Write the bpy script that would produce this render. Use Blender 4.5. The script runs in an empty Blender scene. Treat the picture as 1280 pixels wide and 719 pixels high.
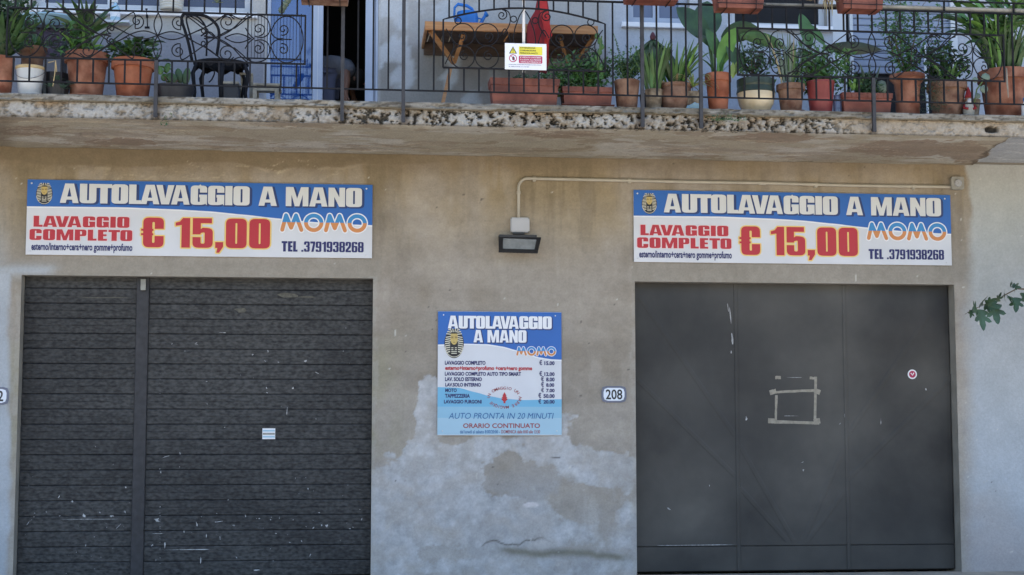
import bpy, bmesh, math, random
import numpy as np
from mathutils import Vector, Matrix
from math import sin, cos, pi, radians, sqrt, atan2

sc = bpy.context.scene
col = sc.collection
random.seed(7)
np.random.seed(7)

# ------------------------------------------------------------------ camera
F = 1850.0                      # focal length in photo pixels (photo 1280 wide)
YAW, PITCH = radians(6.0), radians(5.1)
CAMP = Vector((0.0, -12.9, 1.37))
cam_d = bpy.data.cameras.new('camera')
cam_d.sensor_width = 36.0
cam_d.lens = 36.0 * F / 1280.0
cam_d.clip_end = 2000
cam = bpy.data.objects.new('camera', cam_d)
col.objects.link(cam)
cam.location = CAMP
cam.rotation_euler = (radians(90) + PITCH, 0, -YAW)
sc.camera = cam

# ------------------------------------------------------------------ world, sun, exposure
SUN_EL, SUN_AZ = radians(63), radians(25)      # sun stands behind the building: the facade is in open shade
w = bpy.data.worlds.new("World"); sc.world = w; w.use_nodes = True
nt = w.node_tree; bg = nt.nodes['Background']
sky = nt.nodes.new('ShaderNodeTexSky'); sky.sky_type = 'NISHITA'; sky.sun_disc = False
sky.sun_elevation = SUN_EL; sky.sun_rotation = SUN_AZ; sky.altitude = 50; sky.dust_density = 1.0
nt.links.new(sky.outputs[0], bg.inputs[0]); bg.inputs[1].default_value = 0.11
sd = bpy.data.lights.new('sun', 'SUN'); sd.energy = 5.0; sd.angle = radians(0.5); sd.color = (1, .95, .87)
so = bpy.data.objects.new('sun', sd); col.objects.link(so)
dirv = Vector((sin(SUN_AZ) * cos(SUN_EL), cos(SUN_AZ) * cos(SUN_EL), sin(SUN_EL)))
so.location = dirv * 50
so.rotation_euler = dirv.to_track_quat('Z', 'Y').to_euler()
sc.view_settings.view_transform = 'Standard'
sc.view_settings.look = 'None'
sc.view_settings.exposure = 1.95
sc.view_settings.gamma = 1.0

# ------------------------------------------------------------------ pixel <-> world
Rm = cam.rotation_euler.to_matrix()
def W(px, py, Y=0.0):
    d = Rm @ Vector(((px - 640) / F, -(py - 359.5) / F, -1.0))
    t = (Y - CAMP.y) / d.y
    return CAMP + d * t
def pxm(px, py, Y=0.0):          # metres per photo pixel at that spot
    return (W(px, py, Y) - CAMP).dot(Rm @ Vector((0, 0, -1))) / F
def toPx(X, Y, Z):               # arrays -> photo pixels
    R = np.array(Rm)
    d = np.stack([X - CAMP.x, Y - CAMP.y, Z - CAMP.z], -1) @ R
    return 640 + F * d[..., 0] / -d[..., 2], 359.5 - F * d[..., 1] / -d[..., 2]

# ------------------------------------------------------------------ numpy noise
_T = np.random.RandomState(3).rand(16, 256, 256)
def vn(x, y, s=0):
    xi = np.floor(x).astype(int); yi = np.floor(y).astype(int)
    fx = x - xi; fy = y - yi
    fx = fx * fx * (3 - 2 * fx); fy = fy * fy * (3 - 2 * fy)
    t = _T[s % 16]
    a = t[xi & 255, yi & 255]; b = t[(xi + 1) & 255, yi & 255]
    c = t[xi & 255, (yi + 1) & 255]; d = t[(xi + 1) & 255, (yi + 1) & 255]
    return (a * (1 - fx) + b * fx) * (1 - fy) + (c * (1 - fx) + d * fx) * fy
def fbm(x, y, s=0, o=5, g=.5):
    r = 0; a = 1.; n = 0
    for i in range(o):
        r = r + a * vn(x * 2 ** i + 17.3 * i, y * 2 ** i + 5.1 * i, s + i); n += a; a *= g
    return r / n
def sm(a, b, x):
    t = np.clip((x - a) / (b - a), 0, 1); return t * t * (3 - 2 * t)

# ------------------------------------------------------------------ materials
def lin(c):
    return tuple((v / 12.92 if v <= .04045 else ((v + .055) / 1.055) ** 2.4) for v in c)
def rgb(r, g, b):
    return lin((r / 255, g / 255, b / 255))
MATS = {}
def mat(name, c, rough=.7, metal=0., var=.15, scale=6., bump=.0, bscale=40., c2=None, spec=.5, stretch=(1, 1, 1), detail=5):
    """plain procedural material: world-space noise varies the base colour, fine noise gives relief"""
    if name in MATS: return MATS[name]
    m = bpy.data.materials.new(name); m.use_nodes = True; MATS[name] = m
    n = m.node_tree.nodes; l = m.node_tree.links; b = n['Principled BSDF']
    b.inputs['Roughness'].default_value = rough; b.inputs['Metallic'].default_value = metal
    b.inputs['Specular IOR Level'].default_value = spec
    g = n.new('ShaderNodeNewGeometry'); mp = n.new('ShaderNodeMapping'); mp.inputs['Scale'].default_value = stretch
    l.new(g.outputs['Position'], mp.inputs[0])
    t = n.new('ShaderNodeTexNoise'); t.inputs['Scale'].default_value = scale; t.inputs['Detail'].default_value = detail
    l.new(mp.outputs[0], t.inputs['Vector'])
    r = n.new('ShaderNodeValToRGB'); r.color_ramp.elements[0].position = .32; r.color_ramp.elements[1].position = .68
    c2 = c2 or tuple(min(1, v * (1 + var)) for v in c)
    r.color_ramp.elements[0].color = (*[v * (1 - var) for v in c], 1)
    r.color_ramp.elements[1].color = (*c2, 1)
    l.new(t.outputs['Fac'], r.inputs[0]); l.new(r.outputs[0], b.inputs['Base Color'])
    if bump:
        t2 = n.new('ShaderNodeTexNoise'); t2.inputs['Scale'].default_value = bscale; t2.inputs['Detail'].default_value = 4
        l.new(mp.outputs[0], t2.inputs['Vector'])
        bp = n.new('ShaderNodeBump'); bp.inputs['Strength'].default_value = bump; bp.inputs['Distance'].default_value = .01
        l.new(t2.outputs['Fac'], bp.inputs['Height']); l.new(bp.outputs[0], b.inputs['Normal'])
    return m
def attr_mat(name, rough=.92, bump=.5, bscale=60., fine=.10):
    """material that takes the stains and the painted light and shade of a surface from its colour attribute plus fine procedural grain"""
    m = bpy.data.materials.new(name); m.use_nodes = True; MATS[name] = m
    n = m.node_tree.nodes; l = m.node_tree.links; b = n['Principled BSDF']
    b.inputs['Roughness'].default_value = rough; b.inputs['Specular IOR Level'].default_value = .25
    a = n.new('ShaderNodeAttribute'); a.attribute_name = 'stain_and_shade'
    g = n.new('ShaderNodeNewGeometry')
    t = n.new('ShaderNodeTexNoise'); t.inputs['Scale'].default_value = 55; t.inputs['Detail'].default_value = 6
    t.inputs['Roughness'].default_value = .7
    l.new(g.outputs['Position'], t.inputs['Vector'])
    mr = n.new('ShaderNodeMapRange'); mr.inputs[1].default_value = .3; mr.inputs[2].default_value = .7
    mr.inputs[3].default_value = 1 - fine; mr.inputs[4].default_value = 1 + fine
    l.new(t.outputs['Fac'], mr.inputs[0])
    mx = n.new('ShaderNodeVectorMath'); mx.operation = 'SCALE'
    l.new(a.outputs['Color'], mx.inputs[0]); l.new(mr.outputs[0], mx.inputs['Scale'])
    l.new(mx.outputs[0], b.inputs['Base Color'])
    t2 = n.new('ShaderNodeTexNoise'); t2.inputs['Scale'].default_value = bscale; t2.inputs['Detail'].default_value = 6
    l.new(g.outputs['Position'], t2.inputs['Vector'])
    bp = n.new('ShaderNodeBump'); bp.inputs['Strength'].default_value = bump; bp.inputs['Distance'].default_value = .006
    l.new(t2.outputs['Fac'], bp.inputs['Height']); l.new(bp.outputs[0], b.inputs['Normal'])
    return m

M_wall = attr_mat('stained_plaster')
M_slab = attr_mat('crumbling_concrete', bump=.8, bscale=45, fine=.2)
M_plain = mat('plain_render', (.40, .38, .35), .9, var=.12, scale=2, bump=.4)
M_reveal = mat('reveal_plaster', (.27, .25, .22), .9, var=.15, scale=5, bump=.4)
M_iron = mat('black_iron', (.010, .010, .013), .65, var=.4, scale=30, bump=.2, spec=.2)
M_post = mat('grey_post_paint', (.030, .029, .034), .6, var=.3, scale=20, bump=.2)
M_slat = mat('dark_slat_metal', (.027, .027, .030), .6, var=.5, scale=42, bump=.45, bscale=60, c2=(.060, .059, .060), stretch=(.6, 1, 1.1), detail=8, spec=.35)
M_sheet = mat('dark_sheet_metal', (.034, .033, .035), .55, var=.35, scale=1.1, bump=.45, bscale=5, c2=(.082, .078, .074), detail=9, spec=.38)
M_tape = mat('old_masking_tape', (.30, .27, .22), .8, var=.2, scale=30)
M_scr = mat('paint_scratch', (.40, .40, .41), .8, var=.5, scale=40)
M_white = mat('white_panel', (.66, .665, .71), .45, var=.06, scale=2.2)
M_blue = mat('print_blue', (.014, .118, .44), .4, var=.05, scale=3)
M_dblue = mat('print_shadow_blue', (.012, .035, .15), .45, var=.02)
M_navy = mat('print_navy', (.012, .014, .12), .45, var=.02)
M_red = mat('print_red', (.47, .018, .032), .45, var=.03)
M_yel = mat('print_yellow', (.82, .58, .18), .45, var=.03)
M_let = mat('print_light_grey', (.68, .68, .68), .45, var=.04, scale=2)
M_hwhite = mat('print_white', (.80, .80, .84), .45, var=.02)
M_pink = mat('print_pink_white', (.78, .62, .64), .45, var=.02)
M_sky = mat('print_sky_blue', (.035, .24, .55), .45, var=.02)
M_or = mat('print_orange', (.62, .24, .075), .45, var=.02)
M_lb = mat('print_light_blue', (.16, .44, .66), .45, var=.02)
M_lb2 = mat('print_pale_blue', (.27, .50, .66), .45, var=.02)
M_lb3 = mat('print_paler_blue', (.36, .55, .68), .45, var=.02)
M_gold = mat('print_gold', (.55, .40, .13), .45, var=.1, scale=80)
M_blk = mat('print_black', (.015, .015, .02), .5, var=.02)
M_teal = mat('print_teal', (.02, .12, .34), .45, var=.02)
M_dred = mat('print_dark_red', (.33, .05, .06), .45, var=.02)
M_py = mat('print_warning_yellow', (.75, .66, .06), .45, var=.02)
M_mag = mat('print_magenta_red', (.45, .02, .09), .45, var=.02)
M_screw = mat('zinc_screw', (.6, .6, .62), .35, .6, var=.1)
M_pvc = mat('beige_conduit', (.46, .42, .35), .6, var=.1, scale=10)
M_box = mat('grey_box_plastic', (.44, .44, .46), .55, var=.06)
M_boxd = mat('weathered_box', (.30, .29, .26), .6, var=.15, scale=20)
M_lampb = mat('black_lamp_housing', (.02, .02, .022), .45, var=.2)
M_lampg = mat('lamp_glass', (.26, .27, .27), .25, var=.15, scale=20)
M_enam = mat('white_enamel', (.72, .76, .85), .25, var=.04)
M_enb = mat('blue_grey_enamel', (.13, .14, .20), .35, var=.1)
M_terra = mat('terracotta', (.21, .060, .030), .85, var=.25, scale=9, bump=.3, c2=(.33, .155, .10), detail=8)
M_terra2 = mat('dull_terracotta', (.16, .070, .045), .9, var=.3, scale=12, bump=.4, c2=(.28, .17, .12))
M_terra3 = mat('bright_terracotta', (.29, .072, .028), .8, var=.2, scale=8, c2=(.36, .13, .07), bump=.2)
M_pinkpot = mat('raspberry_plastic', (.22, .040, .042), .5, var=.15, scale=9)
M_brick = mat('brown_red_plastic', (.15, .037, .024), .6, var=.22, scale=9, c2=(.22, .070, .046))
M_mossy = mat('weathered_terracotta', (.13, .095, .065), .95, var=.35, scale=16, bump=.5, c2=(.30, .25, .19))
M_cream = mat('cream_glaze', (.55, .42, .24), .4, var=.2, scale=8, c2=(.66, .56, .40))
M_dkgreen = mat('dark_green_glaze', (.035, .055, .04), .35, var=.3)
M_soil = mat('potting_soil', (.04, .028, .02), .95, var=.4, scale=60, bump=.6)
M_buck = mat('white_bucket', (.60, .62, .64), .5, var=.06)
M_buckr = mat('yellowed_rim', (.55, .42, .22), .6, var=.1)
M_wire = mat('wire', (.12, .12, .13), .5, var=.1)
M_pbrown = mat('dark_plastic', (.022, .020, .024), .45, var=.3)
M_wood = mat('pine_wood', (.44, .185, .06), .6, var=.25, scale=14, stretch=(.2, 1, 4), c2=(.46, .24, .10))
M_woodd = mat('old_brown_board', (.095, .062, .046), .8, var=.3, scale=10, stretch=(.3, 1, 3))
M_woodg = mat('grey_wood', (.30, .27, .22), .8, var=.3, scale=14)
M_frame = mat('white_frame', (.58, .60, .64), .4, var=.04)
M_frameb = mat('blue_white_frame', (.38, .43, .54), .4, var=.05)
M_smudge = mat('olive_smudge', (.105, .098, .080), .8, var=.3, scale=40)
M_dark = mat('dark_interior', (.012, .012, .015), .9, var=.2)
M_red2 = mat('red_canvas', (.22, .011, .016), .8, var=.2, scale=12, bump=.2)
M_red3 = mat('bright_red_canvas', (.38, .018, .016), .8, var=.12, scale=12, bump=.2)
M_pole = mat('white_pole_paint', (.75, .73, .74), .4, var=.04)
M_can = mat('blue_plastic', (.012, .15, .50), .4, var=.12)
M_shut = mat('blue_white_slat', (.26, .30, .40), .5, var=.06)
M_shirt = mat('grey_shirt', (.13, .135, .16), .9, var=.12, scale=30, stretch=(6, 6, .2))
M_skin = mat('skin', (.20, .10, .065), .6, var=.08)
M_trou = mat('blue_trousers', (.09, .10, .16), .9, var=.1)
M_hair = mat('dark_hair', (.02, .016, .013), .7, var=.2)
M_bark = mat('bark', (.13, .10, .07), .9, var=.3, scale=12, bump=.8, stretch=(1, 1, .3))
M_stem = mat('green_stem', (.10, .17, .05), .6, var=.2)
M_stemb = mat('brown_stem', (.09, .06, .04), .8, var=.2)
M_asph = mat('asphalt', (.055, .055, .056), .9, var=.25, scale=30, bump=.6)
M_pave = mat('pale_bounce_paving', (.40, .35, .28), .9, var=.2, scale=4, bump=.5)  # pale warm tone chosen to bounce light up to the soffit
M_ground = mat('dry_ground', (.22, .19, .13), .95, var=.25, scale=3, bump=.5)
M_roof = mat('roof_tile', (.30, .12, .07), .85, var=.25, scale=6)
def mottle(m, scale, lo, hi, tint):
    '''broad worn areas over the base colour: fades between two tones in large soft patches'''
    n = m.node_tree.nodes; l = m.node_tree.links; b = n['Principled BSDF']; src = b.inputs['Base Color'].links[0].from_socket
    g = n.new('ShaderNodeNewGeometry'); t = n.new('ShaderNodeTexNoise'); t.inputs['Scale'].default_value = scale; t.inputs['Detail'].default_value = 5; t.inputs['Distortion'].default_value = .6
    l.new(g.outputs['Position'], t.inputs['Vector'])
    r = n.new('ShaderNodeValToRGB'); r.color_ramp.elements[0].position = .36; r.color_ramp.elements[1].position = .64
    r.color_ramp.elements[0].color = (*[lo * (2 - q) for q in tint], 1); r.color_ramp.elements[1].color = (*[hi * q for q in tint], 1)
    l.new(t.outputs['Fac'], r.inputs[0])
    mx = n.new('ShaderNodeVectorMath'); mx.operation = 'MULTIPLY'; l.new(src, mx.inputs[0]); l.new(r.outputs[0], mx.inputs[1]); l.new(mx.outputs[0], b.inputs['Base Color'])
mottle(M_slat, .9, .85, 1.4, (1.0, 1.0, .98)); mottle(M_sheet, .8, .60, 1.15, (1.02, 1.0, .96))
mottle(M_terra, 7., .75, 1.25, (1.0, 1.05, 1.1)); mottle(M_terra3, 7., .8, 1.15, (1.0, 1.05, 1.1)); mottle(M_brick, 5., .75, 1.25, (1, 1.05, 1.05))
def leafmat(name, c, var=.35, scale=9, rough=.45):
    m = mat(name, c, rough, var=var, scale=scale)
    b = m.node_tree.nodes['Principled BSDF']
    b.inputs['Transmission Weight'].default_value = 0.0
    return m
L_dark = leafmat('leaf_dark_green', (.032, .075, .024))
L_mid = leafmat('leaf_green', (.060, .145, .035))
L_light = leafmat('leaf_light_green', (.13, .28, .055))
L_yel = leafmat('leaf_yellow_green', (.22, .30, .07))
L_blue = leafmat('leaf_blue_green', (.055, .105, .085))
L_grey = leafmat('leaf_grey_green', (.13, .18, .14))
L_pale = leafmat('leaf_dry_straw', (.34, .29, .17))
L_fig = leafmat('leaf_fig', (.042, .085, .045))
L_vdark = leafmat('leaf_blackish_green', (.020, .036, .026))
M_strip = mat('print_bone', (.66, .62, .50), .45, var=.03)
L_bud = leafmat('bud_maroon', (.10, .015, .03))

def glassy(name, c, rough, ior, metal=0.):
    m = bpy.data.materials.new(name); m.use_nodes = True; MATS[name] = m
    b = m.node_tree.nodes['Principled BSDF']
    t = m.node_tree.nodes.new('ShaderNodeTexNoise'); t.inputs['Scale'].default_value = 1.2
    g = m.node_tree.nodes.new('ShaderNodeNewGeometry'); m.node_tree.links.new(g.outputs['Position'], t.inputs['Vector'])
    bp = m.node_tree.nodes.new('ShaderNodeBump'); bp.inputs['Strength'].default_value = .03
    m.node_tree.links.new(t.outputs['Fac'], bp.inputs['Height']); m.node_tree.links.new(bp.outputs[0], b.inputs['Normal'])
    b.inputs['Base Color'].default_value = (*c, 1); b.inputs['Roughness'].default_value = rough
    b.inputs['IOR'].default_value = ior; b.inputs['Metallic'].default_value = metal
    return m
M_glassb = glassy('sky_tinted_glass', (.010, .050, .21), .03, 2.0)  # blue of the reflected sky is put into the base colour
M_glassd = glassy('dark_window_glass', (.05, .055, .10), .05, 1.6)
M_glassg = glassy('dull_grey_blue_glass', (.10, .12, .20), .08, 1.6)

# ------------------------------------------------------------------ mesh building
def setp(o, label=None, cat=None, group=None, kind=None):
    if label: o['label'] = label
    if cat: o['category'] = cat
    if group: o['group'] = group
    if kind: o['kind'] = kind
    return o
def thing(name, loc, label, cat, group=None):
    o = bpy.data.objects.new(name, None); o.empty_display_size = .1
    col.objects.link(o); o.location = loc
    return setp(o, label, cat, group)
def wloc(o):
    v = Vector((0, 0, 0))
    while o is not None:
        v += Vector(o.location); o = o.parent
    return v
class MB:
    def __init__(s): s.v = []; s.f = []; s.m = []; s.mi = 0
    def add(s, vs, fs):
        n = len(s.v); s.v.extend(tuple(v) for v in vs)
        for f in fs: s.f.append(tuple(i + n for i in f)); s.m.append(s.mi)
        return s
    def box(s, x0, x1, y0, y1, z0, z1):
        return s.add([(x0, y0, z0), (x1, y0, z0), (x1, y1, z0), (x0, y1, z0), (x0, y0, z1), (x1, y0, z1), (x1, y1, z1), (x0, y1, z1)],
                     [(0, 3, 2, 1), (4, 5, 6, 7), (0, 1, 5, 4), (1, 2, 6, 5), (2, 3, 7, 6), (3, 0, 4, 7)])
    def bev(s, x0, x1, y0, y1, z0, z1, b=.003):
        """box with chamfered front edges (front = -y)"""
        vs = [(x0, y1, z0), (x1, y1, z0), (x1, y1, z1), (x0, y1, z1), (x0, y0 + b, z0), (x1, y0 + b, z0), (x1, y0 + b, z1), (x0, y0 + b, z1),
              (x0 + b, y0, z0 + b), (x1 - b, y0, z0 + b), (x1 - b, y0, z1 - b), (x0 + b, y0, z1 - b)]
        return s.add(vs, [(0, 3, 2, 1), (0, 1, 5, 4), (1, 2, 6, 5), (2, 3, 7, 6), (3, 0, 4, 7), (4, 5, 9, 8), (5, 6, 10, 9), (6, 7, 11, 10), (7, 4, 8, 11), (8, 9, 10, 11)])
    def prism(s, poly, y0, y1):
        """polygon in x,z (counter-clockwise seen from -y) extruded along y"""
        n = len(poly)
        vs = [(x, y0, z) for x, z in poly] + [(x, y1, z) for x, z in poly]
        fs = [tuple(range(n)), tuple(reversed(range(n, 2 * n)))]
        fs += [(i, i + n, (i + 1) % n + n, (i + 1) % n) for i in range(n)]
        return s.add(vs, fs)
    def tube(s, pts, r, seg=6, cap=True):
        pts = [Vector(p) for p in pts]; n = len(pts)
        if n < 2: return s
        rr = r if isinstance(r, (list, tuple)) else [r] * n
        base = len(s.v); up = None; vs = []
        for i, p in enumerate(pts):
            t = (pts[min(i + 1, n - 1)] - pts[max(i - 1, 0)])
            if t.length < 1e-9: t = Vector((0, 0, 1))
            t.normalize()
            if up is None:
                up = Vector((0, 1, 0)) if abs(t.y) < .9 else Vector((1, 0, 0))
            a = t.cross(up).normalized(); up = a.cross(t).normalized()
            for k in range(seg):
                an = 2 * pi * (k + .5) / seg
                vs.append(p + (a * cos(an) + up * sin(an)) * rr[i])
        fs = []
        for i in range(n - 1):
            for k in range(seg):
                k2 = (k + 1) % seg
                fs.append((i * seg + k, i * seg + k2, (i + 1) * seg + k2, (i + 1) * seg + k))
        if cap:
            fs.append(tuple(reversed(range(seg)))); fs.append(tuple(range((n - 1) * seg, n * seg)))
        return s.add(vs, fs)
    def lathe(s, prof, c=(0, 0, 0), seg=24, sx=1., sy=1., wob=0., ph=0.):
        vs = []; n = len(prof)
        for (r, z) in prof:
            for k in range(seg):
                a = 2 * pi * k / seg
                rr = r * (1 + wob * sin(a * 3 + ph + z * 9))
                vs.append((c[0] + rr * cos(a) * sx, c[1] + rr * sin(a) * sy, c[2] + z))
        fs = []
        for i in range(n - 1):
            for k in range(seg):
                k2 = (k + 1) % seg
                fs.append((i * seg + k, i * seg + k2, (i + 1) * seg + k2, (i + 1) * seg + k))
        if prof[0][0] > 1e-5: fs.append(tuple(reversed(range(seg))))
        if prof[-1][0] > 1e-5: fs.append(tuple(range((n - 1) * seg, n * seg)))
        return s.add(vs, fs)
    def ribbon(s, pts, widths, side, fold=.15):
        """leaf blade: centre line, half widths, side vector; V folded"""
        n = len(pts); vs = []; pts = [Vector(p) for p in pts]
        for i, p in enumerate(pts):
            t = (pts[min(i + 1, n - 1)] - pts[max(i - 1, 0)]).normalized()
            sd = (side - t * side.dot(t)).normalized(); nn = sd.cross(t).normalized()
            if nn.z < 0: nn = -nn
            wv = widths[i]
            vs += [p - sd * wv + nn * wv * fold, p, p + sd * wv + nn * wv * fold]
        fs = []
        for i in range(n - 1):
            a = i * 3; fs += [(a, a + 1, a + 4, a + 3), (a + 1, a + 2, a + 5, a + 4)]
        return s.add(vs, fs)
    def build(s, name, m, parent=None, smooth=False, local=False, kind=None, label=None):
        me = bpy.data.meshes.new(name)
        off = wloc(parent) if (parent is not None and not local) else Vector((0, 0, 0))
        vs = s.v if off.length == 0 else [(a - off.x, b - off.y, c - off.z) for a, b, c in s.v]
        me.from_pydata(vs, [], s.f)
        ms = m if isinstance(m, (list, tuple)) else [m]
        for q in ms: me.materials.append(q)
        if len(ms) > 1: me.polygons.foreach_set('material_index', s.m)
        if smooth: me.polygons.foreach_set('use_smooth', [True] * len(s.f))
        me.update()
        o = bpy.data.objects.new(name, me); col.objects.link(o); o.parent = parent
        if kind: o['kind'] = kind
        if label: o['label'] = label
        return o
def copyob(o, parent=None, loc=None):
    c = o.copy(); col.objects.link(c)
    if parent is not None: c.parent = parent
    if loc is not None: c.location = loc
    return c
def smooth_angle(o, ang=40):
    me = o.data
    me.polygons.foreach_set('use_smooth', [True] * len(me.polygons))
    bm = bmesh.new(); bm.from_mesh(me)
    for e in bm.edges:
        if len(e.link_faces) == 2 and e.calc_face_angle(0) > radians(ang): e.smooth = False
    bm.to_mesh(me); bm.free()

def grid(name, m, XS, ZS, posf, colf, parent, hole=None, smooth=True, flip=False, label=None):
    """dense sheet; posf(A,B)->x,y,z arrays; colf(A,B)->rgb; hole(A,B centres)->mask of faces to drop"""
    A, B = np.meshgrid(XS, ZS)
    x, y, z = posf(A, B)
    off = wloc(parent) if parent is not None else Vector((0, 0, 0))
    nv = A.size; nx = len(XS); nz = len(ZS)
    co = np.stack([x - off.x, y - off.y, z - off.z], -1).reshape(-1, 3).astype(np.float32)
    i = np.arange(nz - 1)[:, None] * nx + np.arange(nx - 1)[None, :]
    q = np.stack([i, i + 1, i + nx + 1, i + nx], -1)
    if flip: q = q[..., ::-1]
    keep = np.ones((nz - 1, nx - 1), bool)
    if hole is not None:
        ca = (A[:-1, :-1] + A[1:, 1:]) / 2; cb = (B[:-1, :-1] + B[1:, 1:]) / 2
        keep = ~hole(ca, cb)
    q = q[keep].reshape(-1, 4).astype(np.int32)
    me = bpy.data.meshes.new(name)
    me.vertices.add(nv); me.vertices.foreach_set('co', co.ravel())
    me.loops.add(q.size); me.loops.foreach_set('vertex_index', q.ravel())
    me.polygons.add(len(q)); me.polygons.foreach_set('loop_start', np.arange(len(q), dtype=np.int32) * 4)
    me.update(calc_edges=True)
    me.polygons.foreach_set('use_smooth', [smooth] * len(q))
    c = colf(A, B)
    c4 = np.concatenate([np.clip(c, 0, 1), np.ones(c.shape[:-1] + (1,))], -1).reshape(-1, 4).astype(np.float32)
    at = me.color_attributes.new('stain_and_shade', 'FLOAT_COLOR', 'POINT'); at.data.foreach_set('color', c4.ravel())
    me.materials.append(m)
    bm = bmesh.new(); bm.from_mesh(me)
    bmesh.ops.delete(bm, geom=[v for v in bm.verts if not v.link_faces], context='VERTS')
    bm.to_mesh(me); bm.free()
    o = bpy.data.objects.new(name, me); col.objects.link(o); o.parent = parent
    if label: o['label'] = label
    return o
def mixc(a, b, t): return a * (1 - t[..., None]) + np.array(b) * t[..., None]
# ================================================================== LARGE STRUCTURE
Z0 = W(640, 721, 0).z                                # pavement level at the facade
YS = -1.35                                           # front face of the balcony slab
ZJ = W(640, 196, 0).z                                # wall meets soffit
ZS = ZJ
ZLB = W(640, 140, YS).z                              # underside of the ledge on the slab front
ZLT = W(640, 130, YS - .03).z                        # top of ledge = balcony floor
LX0, LX1, LZ = W(24.5, 430).x, W(465.3, 480).x, W(245, 346).z
RX0, RX1, RZ = W(794.6, 500).x, W(1196.5, 500).x, W(1000, 354).z
BX0, BX1 = -8.5, 9.5                                 # building extent
YR = -1.40                                           # plane of the railing

# ground
def gplane(name, x0, x1, y0, y1, z, m):
    o = MB().add([(x0, y0, z), (x1, y0, z), (x1, y1, z), (x0, y1, z)], [(0, 1, 2, 3)]).build(name, m); o['kind'] = 'structure'; return o
gplane('ground', -400, 400, -400, 400, Z0 - .16, M_ground)
pv = MB().box(BX0 - 12, BX1 + 12, -10.4, .05, Z0 - .17, Z0).build('pavement', M_pave); pv['kind'] = 'structure'  # unseen paving widened as a pale reflector for the shaded facade
gplane('road', -60, 60, -18.2, -10.55, Z0 - .135, M_asph)
kb = MB().box(BX0 - 12, BX1 + 12, -10.55, -10.405, Z0 - .17, Z0 - .004).build('kerb', M_pave); kb['kind'] = 'structure'
pv2 = MB().box(-30, 30, -22, -18.2, Z0 - .17, Z0 - .02).build('pavement', M_pave); pv2['kind'] = 'structure'

bld = thing('building', (0, 4, Z0), 'old two storey rendered house with two garage doors under a crumbling balcony', 'building')

# ---- stained ground floor wall
def seg(a, b, step): return np.linspace(a, b, max(2, int(round((b - a) / step)) + 1))
def axis(cuts, step):
    out = [seg(cuts[i], cuts[i + 1], step) for i in range(len(cuts) - 1)]
    return np.unique(np.round(np.concatenate(out), 6))
st = .0115
XS = axis([W(-60, 400).x, LX0, LX1, RX0, RX1, W(1345, 400).x], st)
ZSa = axis([Z0, min(LZ, RZ), max(LZ, RZ), ZJ + .01], st)
def G(px, py, cx, cy, rx, ry): return np.exp(-(((px - cx) / rx) ** 2 + ((py - cy) / ry) ** 2))
C_tan = (.315, .250, .163); C_grey = (.345, .305, .262); C_ww = (.475, .475, .49); C_pale = (.43, .435, .42); C_brown = (.20, .155, .095)
def wall_fields(X, Z):
    px, py = toPx(X, np.zeros_like(X), Z)
    n1 = fbm(X * 1.1, Z * 1.6, 0); n2 = fbm(X * 4, Z * 4, 1); n3 = fbm(X * 13, Z * 13, 2, 4, .65); ns = fbm(X * 1.3, Z * 7, 3, 5, .6)
    # whitewash left on the lower pier, on both outer edges
    s = (.8 * G(px, py, 528, 560, 20, 26) + .6 * G(px, py, 600, 562, 60, 18) + .6 * G(px, py, 682, 566, 34, 22) + .5 * G(px, py, 490, 700, 30, 50) + .95 * G(px, py, 536, 500, 18, 38) + .9 * G(px, py, 660, 528, 70, 20) + .95 * G(px, py, 560, 592, 60, 26) + 1.0 * G(px, py, 745, 585, 52, 24)
         + .9 * G(px, py, 560, 650, 95, 38) + .9 * G(px, py, 690, 665, 110, 34) + .75 * G(px, py, 480, 660, 24, 70) + .8 * G(px, py, 620, 712, 150, 22)
         + .55 * G(px, py, 785, 660, 16, 60) - .3 * G(px, py, 640, 600, 40, 22) - .35 * G(px, py, 720, 640, 45, 22) - .9 * G(px, py, 700, 692, 90, 6))
    s = s + 1.1 * (fbm(X * 3.1, Z * 4.6, 5, 6, .58) - .5) + .25 * (n3 - .5)
    soft = .75 * sm(.42, .60, fbm(X * 1.9, Z * 1.9, 14)) * sm(560, 600, py)
    ww = sm(.46, .53, s) * (1 - soft) + sm(.22, .80, s + .25 * (n3 - .5)) * soft
    ww = .86 * ww * (.60 + .40 * sm(.35, .55, fbm(X * 6, Z * 5, 6, 5, .6)))
    ww = np.maximum(ww, .42 * sm(600, 690, py + 70 * (n2 - .5)) * (px > 470) * (px < 800))
    r = sm(0, 1, (px - (1206 + 10 * (n2 - .5) * 2 - 14 * sm(240, 420, py))) / (6 + 26 * sm(230, 420, py)))
    rim = sm(0, 1, (px - RXpx(py)) / 5)
    right = np.where(py > 205, r, 0)
    l = sm(0, 1, (16 + 16 * (n2 - .5) - px) / 8) * sm(330, 350, py + 40 * (n2 - .5))
    l = np.maximum(l, sm(0, 1, (75 + 60 * (n2 - .5) - px) / 30) * G(px, py, px, 338, 1, 7) * .9)
    l = np.maximum(l, .35 * sm(20, 0, px) * sm(240, 330, py))
    return px, py, n1, n2, n3, ns, ww, right, l
def RXpx(py): return 1193 + (py - 355) * .022
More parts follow.
